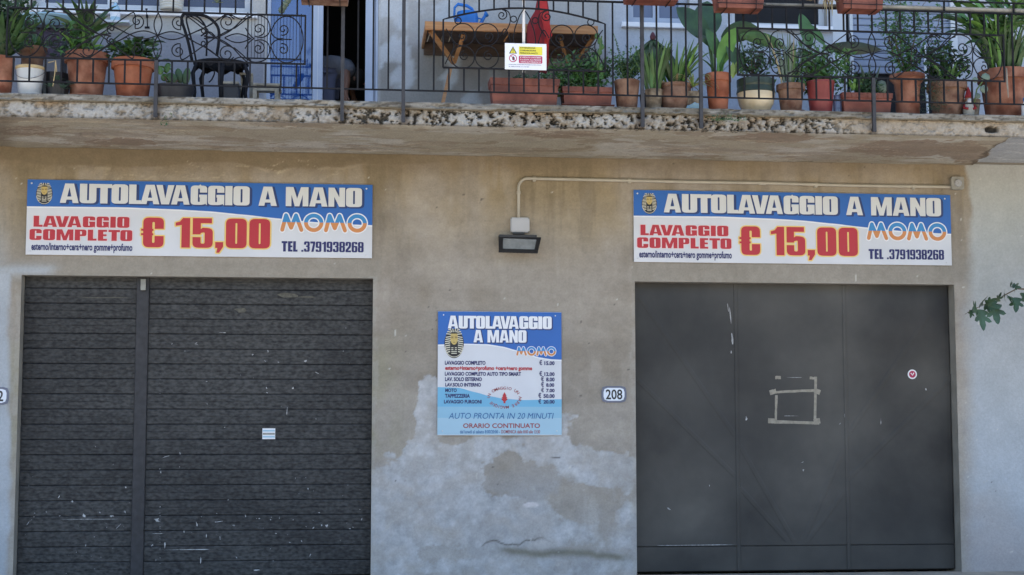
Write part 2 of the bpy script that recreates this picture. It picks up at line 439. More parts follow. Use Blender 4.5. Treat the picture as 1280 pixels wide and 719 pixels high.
def wall_col(X, Z):
    px, py, n1, n2, n3, ns, ww, right, l = wall_fields(X, Z)
    up = sm(345, 225, py + 70 * (n1 - .5))
    c = mixc(np.ones(X.shape + (3,)) * np.array(C_grey), C_tan, up)
    # damp tone between the signs and towards the lower left of the pier
    c = mixc(c, (.26, .22, .175), sm(.45, .72, n1) * .75)
    drip = fbm(X * 9, Z * .9, 10, 5, .6); c = c * (1 - .22 * sm(.50, .68, drip) * sm(420, 215, py))[..., None]; c = mixc(c, (.42, .375, .33), .30 * sm(.48, .36, drip) * sm(.45, .6, n2))
    c = mixc(c, (.42, .375, .335), sm(.5, .8, fbm(X * 2.2, Z * 1.2, 7)) * .55)
    c = mixc(c, (.30, .275, .19), .6 * sm(520, 470, px) * sm(380, 460, py) * sm(640, 540, py) * sm(.3, .6, n2))
    # brown stain strip right under the soffit and cream flaked edges
    edge = py + 26 * (fbm(X * 1.6, Z * 3, 9) - .5)
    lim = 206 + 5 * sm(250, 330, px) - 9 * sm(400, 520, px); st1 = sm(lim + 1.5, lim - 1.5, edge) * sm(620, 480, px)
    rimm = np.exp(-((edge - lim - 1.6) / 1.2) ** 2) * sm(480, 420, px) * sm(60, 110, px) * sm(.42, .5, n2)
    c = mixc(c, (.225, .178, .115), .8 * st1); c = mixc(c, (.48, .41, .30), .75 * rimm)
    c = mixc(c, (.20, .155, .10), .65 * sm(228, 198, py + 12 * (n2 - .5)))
    fl = fbm(X * 2.0, Z * 7, 11, 5, .6)
    band = .7 * np.exp(-((fl - .52) / .007) ** 2) * sm(196, 203, py) * sm(238, 222, py) * sm(80, 160, px) * sm(470, 420, px)
    c = mixc(c, (.52, .44, .32), .75 * band)
    c = c * (1 + .30 * (ns - .5))[..., None]
    # lintels are smoother and greyer
    lt = sm(318, 330, py) * ((px < 475) | (px > 790)) * sm(356, 350, py)
    c = mixc(c, (.305, .275, .235), .7 * lt)
    c = mixc(c, (.38, .345, .33), .6 * sm(468, 462, px + 9 * (n2 - .5)) * 0)
    # whitewash
    wwc = np.array(C_ww) * (1 + .42 * (n3 - .5) + .30 * (n2 - .5) + .25 * (fbm(X * 30, Z * 30, 1, 3, .7) - .5))[..., None]
    wwc = mixc(wwc, (.44, .40, .37), sm(.46, .72, fbm(X * 5, Z * 8, 8)) * .55)
    c = c * (1 - ww[..., None]) + wwc * ww[..., None]
    vlow = sm(560, 640, py) * sm(.42, .6, fbm(X * 2.5, Z * 3, 12)) * (px > 470) * (px < 800)
    c = mixc(c, (.39, .40, .43), .6 * vlow * (1 - ww))
    crack = np.exp(-((py - (691 + 9 * (fbm(X * 3, Z * 0, 13) - .5) * 2 + (px - 700) * .08)) / (3.2 + 3 * n3)) ** 2) * sm(612, 640, px) * sm(800, 770, px)
    c = mixc(c, (.20, .185, .145), .9 * crack)
    ck2 = np.exp(-((py - (684 - 5 * sin(1) + 30 * (fbm(X * 5, Z * 0 + 3, 2) - .5))) / 1.1) ** 2) * sm(598, 606, px) * sm(700, 660, px); c = mixc(c, (.09, .08, .065), .8 * ck2)
    c = c * (1 + .26 * (fbm(X * 22, Z * 26, 12, 4, .7) - .5) + .10 * (n3 - .5))[..., None]
    # right hand pale wall
    rc = mixc(np.ones(X.shape + (3,)) * np.array(C_pale), (.43, .46, .50), sm(330, 440, py + 120 * (n1 - .5)))
    rc = mixc(rc, (.46, .47, .48), sm(.5, .75, n1) * .7)
    rc = mixc(rc, (.38, .345, .34), sm(600, 719, py + 130 * (n1 - .5)) * .8)
    rc = mixc(rc, (.32, .30, .28), .45 * sm(.55, .8, fbm(X * 6, Z * 1.2, 6)) * sm(300, 220, py))
    rc = rc * (1 + .13 * (n3 - .5) + .16 * (n2 - .5))[..., None]
    c = c * (1 - right[..., None]) + rc * right[..., None]
    lc = np.array((.41, .43, .46)) * (1 + .3 * (n2 - .5))[..., None]
    c = c * (1 - l[..., None]) + lc * l[..., None]
    # broken arris beside the openings
    for ex in (LX0, LX1, RX0, RX1):
        d = np.abs(X - ex) * 145
        m_ = (d < 5 + 12 * (n2 - .4)) & (Z < LZ + .02)
        c = mixc(c, (.40, .375, .34), .35 * m_.astype(float) * sm(.3, .6, n3))
    # chips
    sp = vn(X * 21, Z * 21, 4); sp2 = vn(X * 26 + 9, Z * 26, 9)
    sc_ = vn((X + Z * .6) * 9, (Z - X * .6) * 30, 3); c = mixc(c, (.50, .47, .43), .55 * sm(.95, .985, sc_) * sm(520, 600, py))
    c = mixc(c, (.62, .60, .55), .8 * sm(.972, .985, sp) * (n2 > .47))
    c = mixc(c, (.09, .08, .07), .8 * sm(.975, .99, sp2) * (n1 > .47))
    wp = np.exp(-(((px - 664) / 13) ** 2 + ((py - 631) / 4.5) ** 2)); c = mixc(c, (.60, .56, .56), sm(.5, .7, wp + .5 * (n3 - .5)))
    return c
def wall_pos(X, Z):
    px, py, n1, n2, n3, ns, ww, right, l = wall_fields(X, Z)
    d = .0055 * (ww + right + l).clip(0, 1) + .010 * (n1 - .5) + .004 * (n2 - .5) + .0015 * (n3 - .5)
    inner = np.minimum.reduce([np.abs(X - e) for e in (LX0, LX1, RX0, RX1)])
    d = d * sm(0, .05, inner) + .0
    return X + 0, -np.abs(d) - .001, Z
def wall_hole(X, Z):
    return ((X > LX0) & (X < LX1) & (Z < LZ)) | ((X > RX0) & (X < RX1) & (Z < RZ))
grid('wall', M_wall, XS, ZSa, wall_pos, wall_col, bld, wall_hole, label='stained ground floor render with peeling whitewash')
# masonry behind the render (its sides are the reveals)
wb = MB()
for a, b in ((BX0, LX0), (LX1, RX0), (RX1, BX1)): wb.box(a, b, .006, .35, Z0 - .1, ZJ + .3)
wb.box(LX0, LX1, .006, .35, LZ, ZJ + .3); wb.box(RX0, RX1, .006, .35, RZ, ZJ + .3)
wb.build('masonry', M_reveal, bld)
wo = MB(); wo.box(BX0, XS[0], 0, .004, Z0, ZJ); wo.box(XS[-1], BX1, 0, .004, Z0, ZJ); wo.build('wall', M_plain, bld)

# ---- balcony slab: body, soffit layer, front face, ledge
XB0, XB1 = XS[0] - .3, XS[-1] + .3
MB().box(BX0, BX1, YS + .085, .0, ZS + .045, ZLT - .01).build('balcony_slab', M_plain, bld)
def sof_pos(X, Y):
    px, py = toPx(X, Y, np.full_like(X, ZS))
    n = fbm(X * 2, Y * 7, 2); n3 = fbm(X * 12, Y * 14, 6)
    e = (px - 1218) / (1272 - 1218) - (205 - py) / 40 + .30 * (fbm(X * 9, Y * 9, 4) - .5) + .12 * (n3 - .5)
    lay = sm(.05, -.05, e)
    fl = sm(.60, .63, fbm(X * 1.5, Y * 5, 8)) * .008
    return X, Y, ZS + .03 * (1 - lay) + .012 * (n - .5) + fl
def sof_col(X, Y):
    px, py = toPx(X, Y, np.full_like(X, ZS))
    n = fbm(X * 1.3, Y * 2.6, 2, 6, .6); n2 = fbm(X * 2.6, Y * 5, 7, 6, .6); n3 = fbm(X * 14, Y * 14, 6)
    c = mixc(np.ones(X.shape + (3,)) * np.array((.37, .335, .27)), (.47, .45, .41), sm(.44, .56, n))
    c = mixc(c, (.25, .20, .145), .6 * sm(.58, .61, n2)); c = mixc(c, (.25, .19, .145), .85 * sm(.42, .5, G(px, py, 1140, 186, 80, 12) + G(px, py, 965, 172, 55, 7) + G(px, py, 30, 163, 45, 7) + G(px, py, 150, 178, 50, 5) + G(px, py, 700, 168, 60, 5) + G(px, py, 1215, 195, 22, 14) + .7 * (n3 - .5)))
    c = mixc(c, (.52, .48, .40), .7 * np.exp(-((n2 - .60) / .012) ** 2))
    c = mixc(c, (.20, .17, .12), .5 * sm(.62, .60, fbm(X * 1.5, Y * 5, 8)) * 0)
    c = mixc(c, (.29, .245, .20), .5 * sm(.57, .59, fbm(X * 1.5, Y * 5, 8) + .1 * G(px, py, 1150, 190, 90, 18)) )
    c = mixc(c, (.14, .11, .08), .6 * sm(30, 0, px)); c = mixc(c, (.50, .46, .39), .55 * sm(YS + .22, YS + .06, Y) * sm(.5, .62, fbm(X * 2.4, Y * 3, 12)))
    c = mixc(c, (.40, .375, .31), .45 * sm(-.10, -.02, Y)); c = mixc(c, (.13, .10, .07), .6 * sm(-.030, -.008, Y) * sm(.40, .60, fbm(X * 2.2, Y * 2, 3)))  # light band by the wall painted in place of a curved soffit's brightness
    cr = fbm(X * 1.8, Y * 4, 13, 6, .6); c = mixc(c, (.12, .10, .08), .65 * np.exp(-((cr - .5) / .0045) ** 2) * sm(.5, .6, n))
    c = mixc(c, (.06, .05, .04), .85 * sm(YS + .035, YS + .015, Y) * sm(.35, .5, fbm(X * 3, Y * 2, 9)))  # paints the dark shadow gap along the soffit's front edge
    e = (px - 1218) / (1272 - 1218) - (205 - py) / 40 + .30 * (fbm(X * 9, Y * 9, 4) - .5) + .12 * (n3 - .5)
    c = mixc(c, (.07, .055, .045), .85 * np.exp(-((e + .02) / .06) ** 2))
    c = mixc(c, (.36, .38, .42), sm(.02, .06, e))
    c = mixc(c, (.17, .18, .20), .7 * np.exp(-((py - 178.5) / .7) ** 2) * sm(.1, .2, e))
    return c * (1 + .25 * (n3 - .5))[..., None]
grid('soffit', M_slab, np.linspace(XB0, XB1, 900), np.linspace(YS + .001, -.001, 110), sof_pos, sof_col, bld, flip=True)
MB().box(BX0, XB0, YS, .0, ZS, ZS + .044).box(XB1, BX1, YS, .0, ZS, ZS + .044).build('soffit', M_plain, bld)
def fr_pos(X, Z):
    n3 = fbm(X * 34, Z * 30, 6, 5, .72); n = fbm(X * 2.3, Z * 3, 1)
    px, py = toPx(X, np.full_like(X, YS), Z)
    rough = sm(330, 480, px) * .8 + .35 + .4 * sm(1000, 900, px) * sm(600, 700, px); rough = rough * (1 - .8 * sm(1000, 1090, px))
    pit = sm(.55, .64, n3) * .035 * rough
    hole = sm(.45, .7, np.exp(-(((px - 1240) / 11) ** 2 + ((py - 162) / 5.5) ** 2)) + .5 * (n3 - .5)) * .035
    v = (Z - ZS) / (ZLB - ZS)
    return X, YS + .035 * (n3 - .45) * rough + pit + hole + .02 * (n - .5) + .012 * np.abs(v - .5) ** 2, Z + .006 * (n3 - .5) * (v < .9)
def fr_col(X, Z):
    n3 = fbm(X * 34, Z * 30, 6, 5, .72); n2 = fbm(X * 5, Z * 6, 3, 6, .62); n = fbm(X * 1.6, Z * 3, 9)
    px, py = toPx(X, np.full_like(X, YS), Z)
    c = mixc(np.ones(X.shape + (3,)) * np.array((.235, .20, .16)), (.34, .325, .305), sm(.44, .66, n2 + .35 * (n - .5) + .10 * sm(330, 0, px)))
    c = mixc(c, (.33, .22, .12), .55 * sm(.6, .3, n2) * sm(.45, 1, (Z - ZS) / (ZLB - ZS)))
    gritty = .35 + .5 * sm(330, 480, px) - .35 * sm(1000, 1090, px)
    c = mixc(c, (.065, .058, .05), gritty * sm(.53, .62, n3))
    c = mixc(c, (.42, .40, .36), .6 * gritty * sm(.40, .33, n3))
    c = mixc(c, (.36, .31, .25), .55 * sm(1000, 1090, px))
    c = mixc(c, (.03, .025, .02), sm(.45, .7, np.exp(-(((px - 1240) / 11) ** 2 + ((py - 162) / 5.5) ** 2)) + .5 * (n3 - .5)))
    rust = sum(np.exp(-((px - q) / 7) ** 2) for q in (196, 428, 506, 801, 876, 1091))
    c = mixc(c, (.07, .045, .03), .7 * rust * sm(.35, .55, n2))
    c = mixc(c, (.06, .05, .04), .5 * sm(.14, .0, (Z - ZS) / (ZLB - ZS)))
    return c
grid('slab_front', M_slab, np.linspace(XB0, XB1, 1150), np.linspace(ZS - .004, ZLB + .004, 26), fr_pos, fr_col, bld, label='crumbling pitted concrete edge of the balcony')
MB().box(BX0, XB0, YS, YS + .03, ZS, ZLT).box(XB1, BX1, YS, YS + .03, ZS, ZLT).build('slab_front', M_plain, bld)
def ld_pos(X, T):
    # T 0..3 : bottom lip, front face, top
    y = np.where(T < 1, YS + .04 - T * .065, np.where(T < 2, YS - .025, YS - .025 + (T - 2) * .12))
    z = np.where(T < 1, ZLB, np.where(T < 2, ZLB + (T - 1) * (ZLT - ZLB), ZLT))
    n = fbm(X * 7, T * 2, 5); n3 = fbm(X * 22, T * 5, 3)
    nib = sm(.62, .70, n) * .018
    return X, y + nib * (T > .9) * (T < 2.1) + .006 * (n3 - .5), z + .008 * (n3 - .5) * (T < 1.2) + nib * (T < 1.2) * .5
def ld_col(X, T):
    n = fbm(X * 2.5, T * 1.2, 4, 6, .6); n3 = fbm(X * 20, T * 5, 3)
    c = mixc(np.ones(X.shape + (3,)) * np.array((.17, .155, .13)), (.25, .235, .21), sm(.40, .62, n))
    c = mixc(c, (.36, .34, .31), .5 * sm(.60, .68, fbm(X * 6, T * 2, 8)) )
    c = mixc(c, (.055, .045, .035), .75 * sm(.56, .66, n3) )
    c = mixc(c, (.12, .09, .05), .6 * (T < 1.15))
    return c
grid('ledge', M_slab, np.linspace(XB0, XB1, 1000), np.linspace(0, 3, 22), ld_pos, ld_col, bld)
MB().box(BX0, XB0, YS - .025, YS + .03, ZLB, ZLT - .002).box(XB1, BX1, YS - .025, YS + .03, ZLB, ZLT - .002).build('ledge', M_plain, bld)
MB().box(BX0, BX1, YS + .094, 0, ZLT - .03, ZLT - .003).build('balcony_floor', M_plain, bld)

# ---- upper storey wall with openings
ZT = ZLT + 4.9  # unseen upper height, raised so the house shades its own facade
def wx(px, py=30): return W(px, py, 0).x
def wz(py, px=640): return W(px, py, 0).z
WLx0, WLx1, WLz = wx(40), wx(316), wz(14, 180)              # left window
DRx0, DRx1 = wx(334), wx(473)                              # balcony door
WCx0, WCx1, WCz = wx(783), wx(862), wz(30, 820)             # right window
WDx0, WDx1, WDz = wx(915), wx(1034), wz(33, 975)            # dark window
SHx0, SHx1, SHz = wx(1040), wx(1196), wz(92, 1120)
ZH = ZLT + 2.35                                            # heads of all openings
OP = [(WLx0, WLx1, WLz), (DRx0, DRx1, ZLT - .05), (WCx0, WCx1, WCz), (WDx0, WDx1, WDz), (SHx0, SHx1, ZLT - .05)]
def up_hole(X, Z):
    h = np.zeros(X.shape, bool)
    for a, b, c_ in OP: h |= (X > a) & (X < b) & (Z > c_) & (Z < ZH)
    return h
def up_col(X, Z):
    px, py = toPx(X, np.zeros_like(X), Z)
    n = fbm(X * 1.5, Z * 2, 2); n2 = fbm(X * 5, Z * 5, 6); n3 = fbm(X * 15, Z * 15, 3)
    c = np.ones(X.shape + (3,)) * np.array((.44, .43, .42))
    c = mixc(c, (.40, .39, .385), sm(465, 475, px)); c = mixc(c, (.45, .47, .52), sm(745, 775, px))
    lower_dark = sm(470, 478, px) * sm(770, 740, px) * sm(20, 85, py + 50 * (n2 - .5))  # middle stretch of wall gets darker towards its foot
    c = mixc(c, (.24, .215, .195), .8 * lower_dark)
    c = mixc(c, (.27, .265, .25), .6 * sm(.5, .65, n) * sm(470, 478, px) * sm(770, 740, px))
    c = mixc(c, (.50, .52, .55), .8 * sm(.54, .60, n2) * sm(470, 478, px) * sm(640, 560, px))
    c = mixc(c, (.24, .24, .28), .8 * (py > 39.5 + (px) * .018) * (px < 330))
    return c * (1 + .2 * (n2 - .5) + .12 * (n3 - .5))[..., None]
cx_ = sorted([XS[0], XS[-1]] + [v for o in OP for v in o[:2]])
cz_ = sorted([ZLT - .05, ZH, ZH + .5] + [WLz, WCz, WDz])
grid('upper_wall', M_wall, axis(cx_, .03), axis(cz_, .03), lambda X, Z: (X, -.002 - .004 * fbm(X * 3, Z * 3, 2), Z), up_col, bld, up_hole)
ub = MB()
xs_ = [BX0] + [v for o in OP for v in o[:2]] + [BX1]
for i in range(0, len(xs_), 2): ub.box(xs_[i], xs_[i + 1], .004, .3, ZJ + .3, ZH)
for a, b, c_ in OP:
    if c_ > ZLT: ub.box(a, b, .004, .3, ZJ + .3, c_)
    else: ub.box(a, b, .004, .3, ZJ + .3, ZLT - .05)
ub.box(BX0, BX1, .004, .3, ZH, ZT)
ub.box(BX0, BX0 + .3, .3, 8, Z0, ZT).box(BX1 - .3, BX1, .3, 8, Z0, ZT).box(BX0, BX1, 8, 8.3, Z0, ZT)
ub.build('outer_wall', M_plain, bld)
MB().box(BX0 - .4, BX1 + .4, -.5, 8.7, ZT, ZT + .25).build('roof', M_roof, bld)  # unseen roof, closes the added volume that keeps the sun off
it = MB()                                                   # rooms behind the openings
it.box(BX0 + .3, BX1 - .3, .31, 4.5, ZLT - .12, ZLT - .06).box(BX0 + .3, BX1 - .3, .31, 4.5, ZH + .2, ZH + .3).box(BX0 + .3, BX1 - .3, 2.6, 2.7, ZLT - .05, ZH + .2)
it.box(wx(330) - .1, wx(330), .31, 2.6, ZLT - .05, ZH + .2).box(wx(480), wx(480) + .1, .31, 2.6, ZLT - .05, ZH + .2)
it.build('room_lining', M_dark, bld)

# windows of the upper floor
def window(x0, x1, z0, panes, mf, mg, fw=.05, sill=True, yw=.10):
    wn = MB(); z1 = ZH
    wn.box(x0 + .002, x0 + fw, yw - .02, yw + .03, z0, z1).box(x1 - fw, x1 - .002, yw - .02, yw + .03, z0, z1)
    wn.box(x0 + fw, x1 - fw, yw - .02, yw + .03, z0, z0 + fw).box(x0 + fw, x1 - fw, yw - .02, yw + .03, z1 - fw, z1)
    wi = wn.build('window', mf, bld)
    xs = np.linspace(x0 + fw, x1 - fw, panes + 1)
    for i in range(panes):
        a, b = xs[i], xs[i + 1]
        MB().box(a + .03, b - .03, yw + .006, yw + .014, z0 + fw + .03, z1 - fw - .03).build('pane', mg, wi)
        f = MB(); f.box(a, a + .03, yw - .012, yw + .02, z0 + fw, z1 - fw).box(b - .03, b, yw - .012, yw + .02, z0 + fw, z1 - fw)
        f.box(a + .03, b - .03, yw - .012, yw + .02, z0 + fw, z0 + fw + .03)
        f.build('sash', mf, wi)
    if sill: MB().bev(x0 - .05, x1 + .04, -.05, yw - .021, z0 - .045, z0 + .0, .004).build('sill', M_hwhite, wi)
    return wi
window(WLx0, WLx1, WLz, 3, M_frame, M_glassd, yw=.12)
window(WCx0, WCx1, WCz, 2, M_frameb, M_glassg)
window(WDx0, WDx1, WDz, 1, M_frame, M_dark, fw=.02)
# balcony door with reflecting leaf and open dark half
dz0 = ZLT - .05
dr = MB().box(DRx0 + .002, wx(338.5), -.004, .06, dz0, ZH).box(wx(457), wx(467), .0, .07, dz0, ZH).box(wx(470), DRx1 - .002, .0, .07, dz0, ZH).box(wx(467), wx(470), .03, .07, dz0, ZH)
dr = dr.build('balcony_door', M_frameb, bld)
MB().box(wx(338.5), wx(391), .03, .036, dz0 + .1, ZH).build('pane', M_glassb, dr)
lf = MB().bev(wx(391.5), wx(404), .0, .05, dz0, ZH, .004).box(wx(338.5), wx(391.5), .01, .05, dz0, dz0 + .1).build('leaf_frame', M_frameb, dr)
MB().box(wx(397.3), wx(398), -.003, .0005, dz0, ZH).build('groove', M_frame, lf)
# roller shutter door on the right
sh = MB().bev(SHx0, wx(1057), -.012, .07, dz0, ZH, .004).bev(wx(1062), wx(1066), -.006, .07, dz0, ZH, .003).box(wx(1188), SHx1, -.01, .07, dz0, ZH).build('shutter_door', M_frame, bld)
zz = SHz; k = 0
hs = (wz(30, 1120) - wz(38.5, 1120))
slm = MB().bev(wx(1066), wx(1188), .0, .02, .0, hs - .004, .008)
slat0 = slm.build('slat', M_shut, sh, local=True); slat0.location = (0, -wloc(bld).y * 1 + 0, 0)
slat0.location = (-wloc(sh).x, -wloc(sh).y + .015, zz - wloc(sh).z); zz += hs
while zz < ZH - .02:
    c = copyob(slat0, sh); c.location = (slat0.location.x, slat0.location.y, zz - wloc(sh).z); zz += hs
MB().box(wx(1057), wx(1062), .03, .06, dz0, ZH).box(wx(1066), wx(1188), .05, .06, dz0, ZH).build('recess', M_dark, sh)
MB().tube([(wx(1156.5), -.03, dz0), (wx(1153), -.03, wz(42))], .011).build('pipe', M_hwhite, bld)

# ---- left garage door: slatted metal in two fields with a post between
gd = MB().box(LX0, LX1, .20, .24, Z0, LZ + .02).build('garage_door', M_dark, bld, label='dark slatted metal garage door on the left')
PX0, PX1 = W(167.5, 500, .12).x, W(184, 500, .12).x
slz = (W(100, 436, .12).z - W(100, 530.8, .12).z) / 5
def slat_mb(x0, x1, h):
    m = MB()
    prof = [(.134, 0), (.1295, .002), (.1268, .006), (.125, h * .48), (.1275, h * .50), (.1255, h * .53), (.1245, h - .010), (.1275, h - .004), (.134, h - .0015)]
    n = len(prof)
    vs = [(x0, y, z) for y, z in prof] + [(x1, y, z) for y, z in prof]
    fs = [(i, i + n, i + 1 + n, i + 1) for i in range(n - 1)] + [tuple(reversed(range(n))), tuple(range(n, 2 * n))]
    return m.add(vs, fs)
def put(o, par, x, y, z):
    L = wloc(par); o.location = (x - L.x, y - L.y, z - L.z)
for (a, b) in ((LX0 + .004, PX0), (PX1, LX1 - .002)):
    base = slat_mb(a, b, slz).build('slat', M_slat, gd, local=True)
    ztop = W(100, 379, .12).z; i = 0
    z = ztop - slz
    zz_ = []
    while z > Z0 - slz + .02: zz_.append(z); z -= slz
    zz_ = [ztop, ztop + slz] + zz_
    for j, z in enumerate(zz_):
        z = max(z, Z0 - .03) if j > 3 else z
        if z > LZ: continue
        o = base if j == 0 else copyob(base, gd)
        put(o, gd, 0, random.uniform(-.0015, .0015), z)
MB().bev(PX0 + .002, PX1 - .002, .105, .2, Z0, LZ, .006).build('middle_post', M_post, gd)
MB().bev(W(176, 350, .08).x, W(182.5, 350, .08).x, .07, .085, W(180, 363, .08).z, W(180, 349, .08).z, .003).build('latch', M_boxd, gd)
def quads_marks(rects, y, m, par, name='paint_marks'):
    k = MB()
    for (x, yy, ww_, hh, an) in rects:
        c = W(x, yy, y); s = pxm(x, yy, y) / 2
        pts = []
        nn = 7
        for q in range(nn):
            t = 2 * pi * q / nn; r = random.uniform(.25, 1.05)
            u, v = cos(t) * ww_ * s * r, sin(t) * hh * s * r
            pts.append((c.x + u * cos(an) - v * sin(an), c.z + u * sin(an) + v * cos(an)))
        k.add([(p, y, q) for p, q in pts], [tuple(range(nn))])
    o = k.build(name, m, par); o['kind'] = 'stuff'; return o
mk = [(316, 443, 3, 3, 0), (335, 439, 2, 4, 0), (331, 451, 5, 1.5, -.7), (348, 453, 4, 3, .5), (382, 452, 4.5, 4, .2), (396, 466, 8, 1.5, -.5), (429, 439, 2, 2, 0), (333, 485, 2, 4, .3), (334, 491, 3, 2, 0),
      (366, 485, 3, 3, .3), (359, 512, 1.2, 18, -.08), (215, 430, 2, 2, 0), (231, 439, 2, 2, 0), (258, 477, 4, 1.5, 0), (395, 524, 1.5, 3, 0), (245, 429, 5, 1.2, .3), (278, 416, 14, 1.2, 0), (245, 431, 5, 1.5, .2),
      (74, 621, 5, 2, 1), (90, 627, 5, 3, -.5), (58, 640, 2, 2, 0), (75, 645, 3, 2, 0), (105, 645, 4, 7, .2), (125, 641, 3, 3, 0), (140, 645, 8, 4, -.2), (156, 640, 3, 5, .5), (35, 654, 10, 1.5, 1), (148, 658, 16, 1.3, .85), (107, 682, 2.5, 6, -.3),
      (157, 609, 3, 3, 0), (185, 611, 6, 3, .5), (201, 590, 1.5, 6, 0), (207, 571, 10, 1.2, .3), (225, 567, 1.5, 5, 0), (196, 650, 9, 6, 0), (230, 665, 3, 6, 0), (246, 656, 2, 9, .25), (258, 670, 1.5, 6, 0), (206, 681, 2, 10, 0), (190, 682, 6, 2, .7), (251, 702, 2, 12, 0), (195, 700, 1.5, 4, 0),
      (285, 625, 4, 3, 0), (307, 645, 3, 5, .5), (324, 648, 3, 2, 0), (274, 652, 16, 2, .15), (292, 657, 4, 3, -.6), (275, 672, 1.5, 7, 0), (392, 660, 3, 5, -.6), (409, 657, 5, 6, .2), (402, 657, 2, 4, 0), (377, 676, 2, 4, .2), (345, 667, 3, 2, 0), (452, 649, 2, 5, -.5), (437, 661, 3, 2, 0), (385, 611, 2, 3, 0), (399, 641, 3, 1.5, 0), (362, 678, 5, 1.5, -.6), (296, 697, 4, 2, -.7), (388, 694, 2, 6, -.3), (349, 648, 2, 2, 0), (321, 713, 10, 3, 0),
      (198, 667, 30, 1.4, 0), (240, 687, 80, 1.3, 0), (115, 649, 100, 1.1, 0)]
for _ in range(110): mk.append((random.uniform(30, 460) if random.random() < .8 else 200, random.gauss(650, 28) if random.random() < .7 else random.uniform(400, 719), random.uniform(.5, 1.8), random.uniform(.5, 2.2), random.uniform(-1, 1)))
mk = [q for q in mk if q[1] < 718 and not (163 < q[0] < 188)]
quads_marks(mk, .1225, M_scr, gd)
quads_marks([(360, 369, 44, 7, 0), (385, 371, 30, 3, 0), (130, 372, 70, 2, 0), (300, 388, 26, 10, 0)], .1228, M_smudge, gd, 'smudges')
sk = MB().box(W(328, 540, .12).x, W(344, 540, .12).x, .117, .1235, W(336, 549, .12).z, W(336, 535.5, .12).z).build('sticker', M_hwhite, gd, label='small white and green sticker')
a0, a1 = W(328.5, 540, .12).x, W(343.5, 540, .12).x
mm = MB()
for t_, b_ in ((537.5, 539.5), (545, 547)): mm.box(a0, a1, .1158, .1168, W(336, b_, .12).z, W(336, t_, .12).z)
mm.build('print', M_lb3, sk); MB().box(a0, a1, .1158, .1168, W(336, 543.6, .12).z, W(336, 541.2, .12).z).build('print', M_boxd, sk)

# ---- right garage door: folded sheet metal leaves with pressed braces
YD = .125
rd = MB().box(RX0, RX1, .20, .24, Z0, RZ + .02).build('garage_door', M_dark, bld, label='plain dark sheet metal garage door on the right')
sx = [RX0 + .006, W(921.5, 540, YD).x, W(1058, 540, YD).x, RX1 - .006]
zb, zc = W(1000, 713, YD).z, W(1000, 682, YD).z
for i in range(3):
    a, b = sx[i] + .002, sx[i + 1] - .002
    lfp = MB().bev(a, b, YD, .19, zc + .001, RZ + .01, .005).build('leaf_panel', M_sheet, rd)
    MB().bev(a, b, YD + .003, .19, zb, zc - .001, .005).build('kick_panel', M_sheet, rd)
def brace(x0, y0, x1, y1, wpx=7):
    p, q = W(x0, y0, YD), W(x1, y1, YD); d = Vector((q.x - p.x, q.z - p.z)).normalized(); nrm = Vector((-d.y, d.x)) * wpx * .5 * pxm(x0, y0, YD)
    P = [(p.x - nrm.x, p.z - nrm.y), (q.x - nrm.x, q.z - nrm.y), (q.x + nrm.x, q.z + nrm.y), (p.x + nrm.x, p.z + nrm.y)]
    m = MB(); k = .5
    ins = [(p.x - nrm.x * k, p.z - nrm.y * k), (q.x - nrm.x * k, q.z - nrm.y * k), (q.x + nrm.x * k, q.z + nrm.y * k), (p.x + nrm.x * k, p.z + nrm.y * k)]
    vs = [(x, YD - .0005, z) for x, z in P] + [(x, YD - .003, z) for x, z in ins]
    m.add(vs, [(0, 1, 5, 4), (1, 2, 6, 5), (2, 3, 7, 6), (3, 0, 4, 7), (4, 5, 6, 7)])
    return m
for i, sgn in enumerate((1, -1)):
    pass
for seg_ in ((800, 372, 919, 545), (797, 475, 919, 595), (925, 557, 992, 676), (925, 610, 984, 676), (1193, 468, 1062, 597), (1160, 395, 1062, 540), (1055, 560, 1004, 676), (1055, 615, 1008, 678)):
    brace(*seg_).build('pressed_brace', M_sheet, rd)
sm_ = MB()
for x in (sx[1], sx[2]): sm_.bev(x - .018, x + .018, YD - .006, YD + .01, zb, RZ, .005)
sm_.build('cover_strip', M_sheet, rd)
tp = MB()
def tape(x0, y0, x1, y1, w0, yo):
    p, q = W(x0, y0, YD), W(x1, y1, YD); d = Vector((q.x - p.x, 0, q.z - p.z)); L = d.length; d.normalize(); n_ = Vector((-d.z, 0, d.x)); s_ = pxm(x0, y0, YD)
    pts = []; N = 7
    for sgn in (1, -1):
        for i in (range(N) if sgn == 1 else reversed(range(N))):
            t = i / (N - 1); pts.append(p + d * L * t + n_ * sgn * (w0 / 2 + random.uniform(-.35, .35)) * s_)
    tp.add([(v.x, YD - .0012 - yo, v.z) for v in pts], [tuple(range(len(pts)))])
tape(963, 490.5, 1022, 488, 3, .0); tape(970.5, 494, 969.5, 528, 3, .0006); tape(960, 527, 1024, 529, 4, .0012); tape(1019.5, 471, 1018.5, 527, 3.5, .0018)
tape(969, 472, 976, 472, 4, 0); tape(962, 491, 970, 489, 6, .0024); tape(960, 526, 970, 526.5, 6, .003); tape(1018, 488, 1025, 491, 6, .003); tape(1017, 527.5, 1025, 526, 7, .0036); tape(1012, 472.5, 1020, 473, 3, .0024)
tp.build('tape_frame', M_tape, rd, label='rectangle of old masking tape')
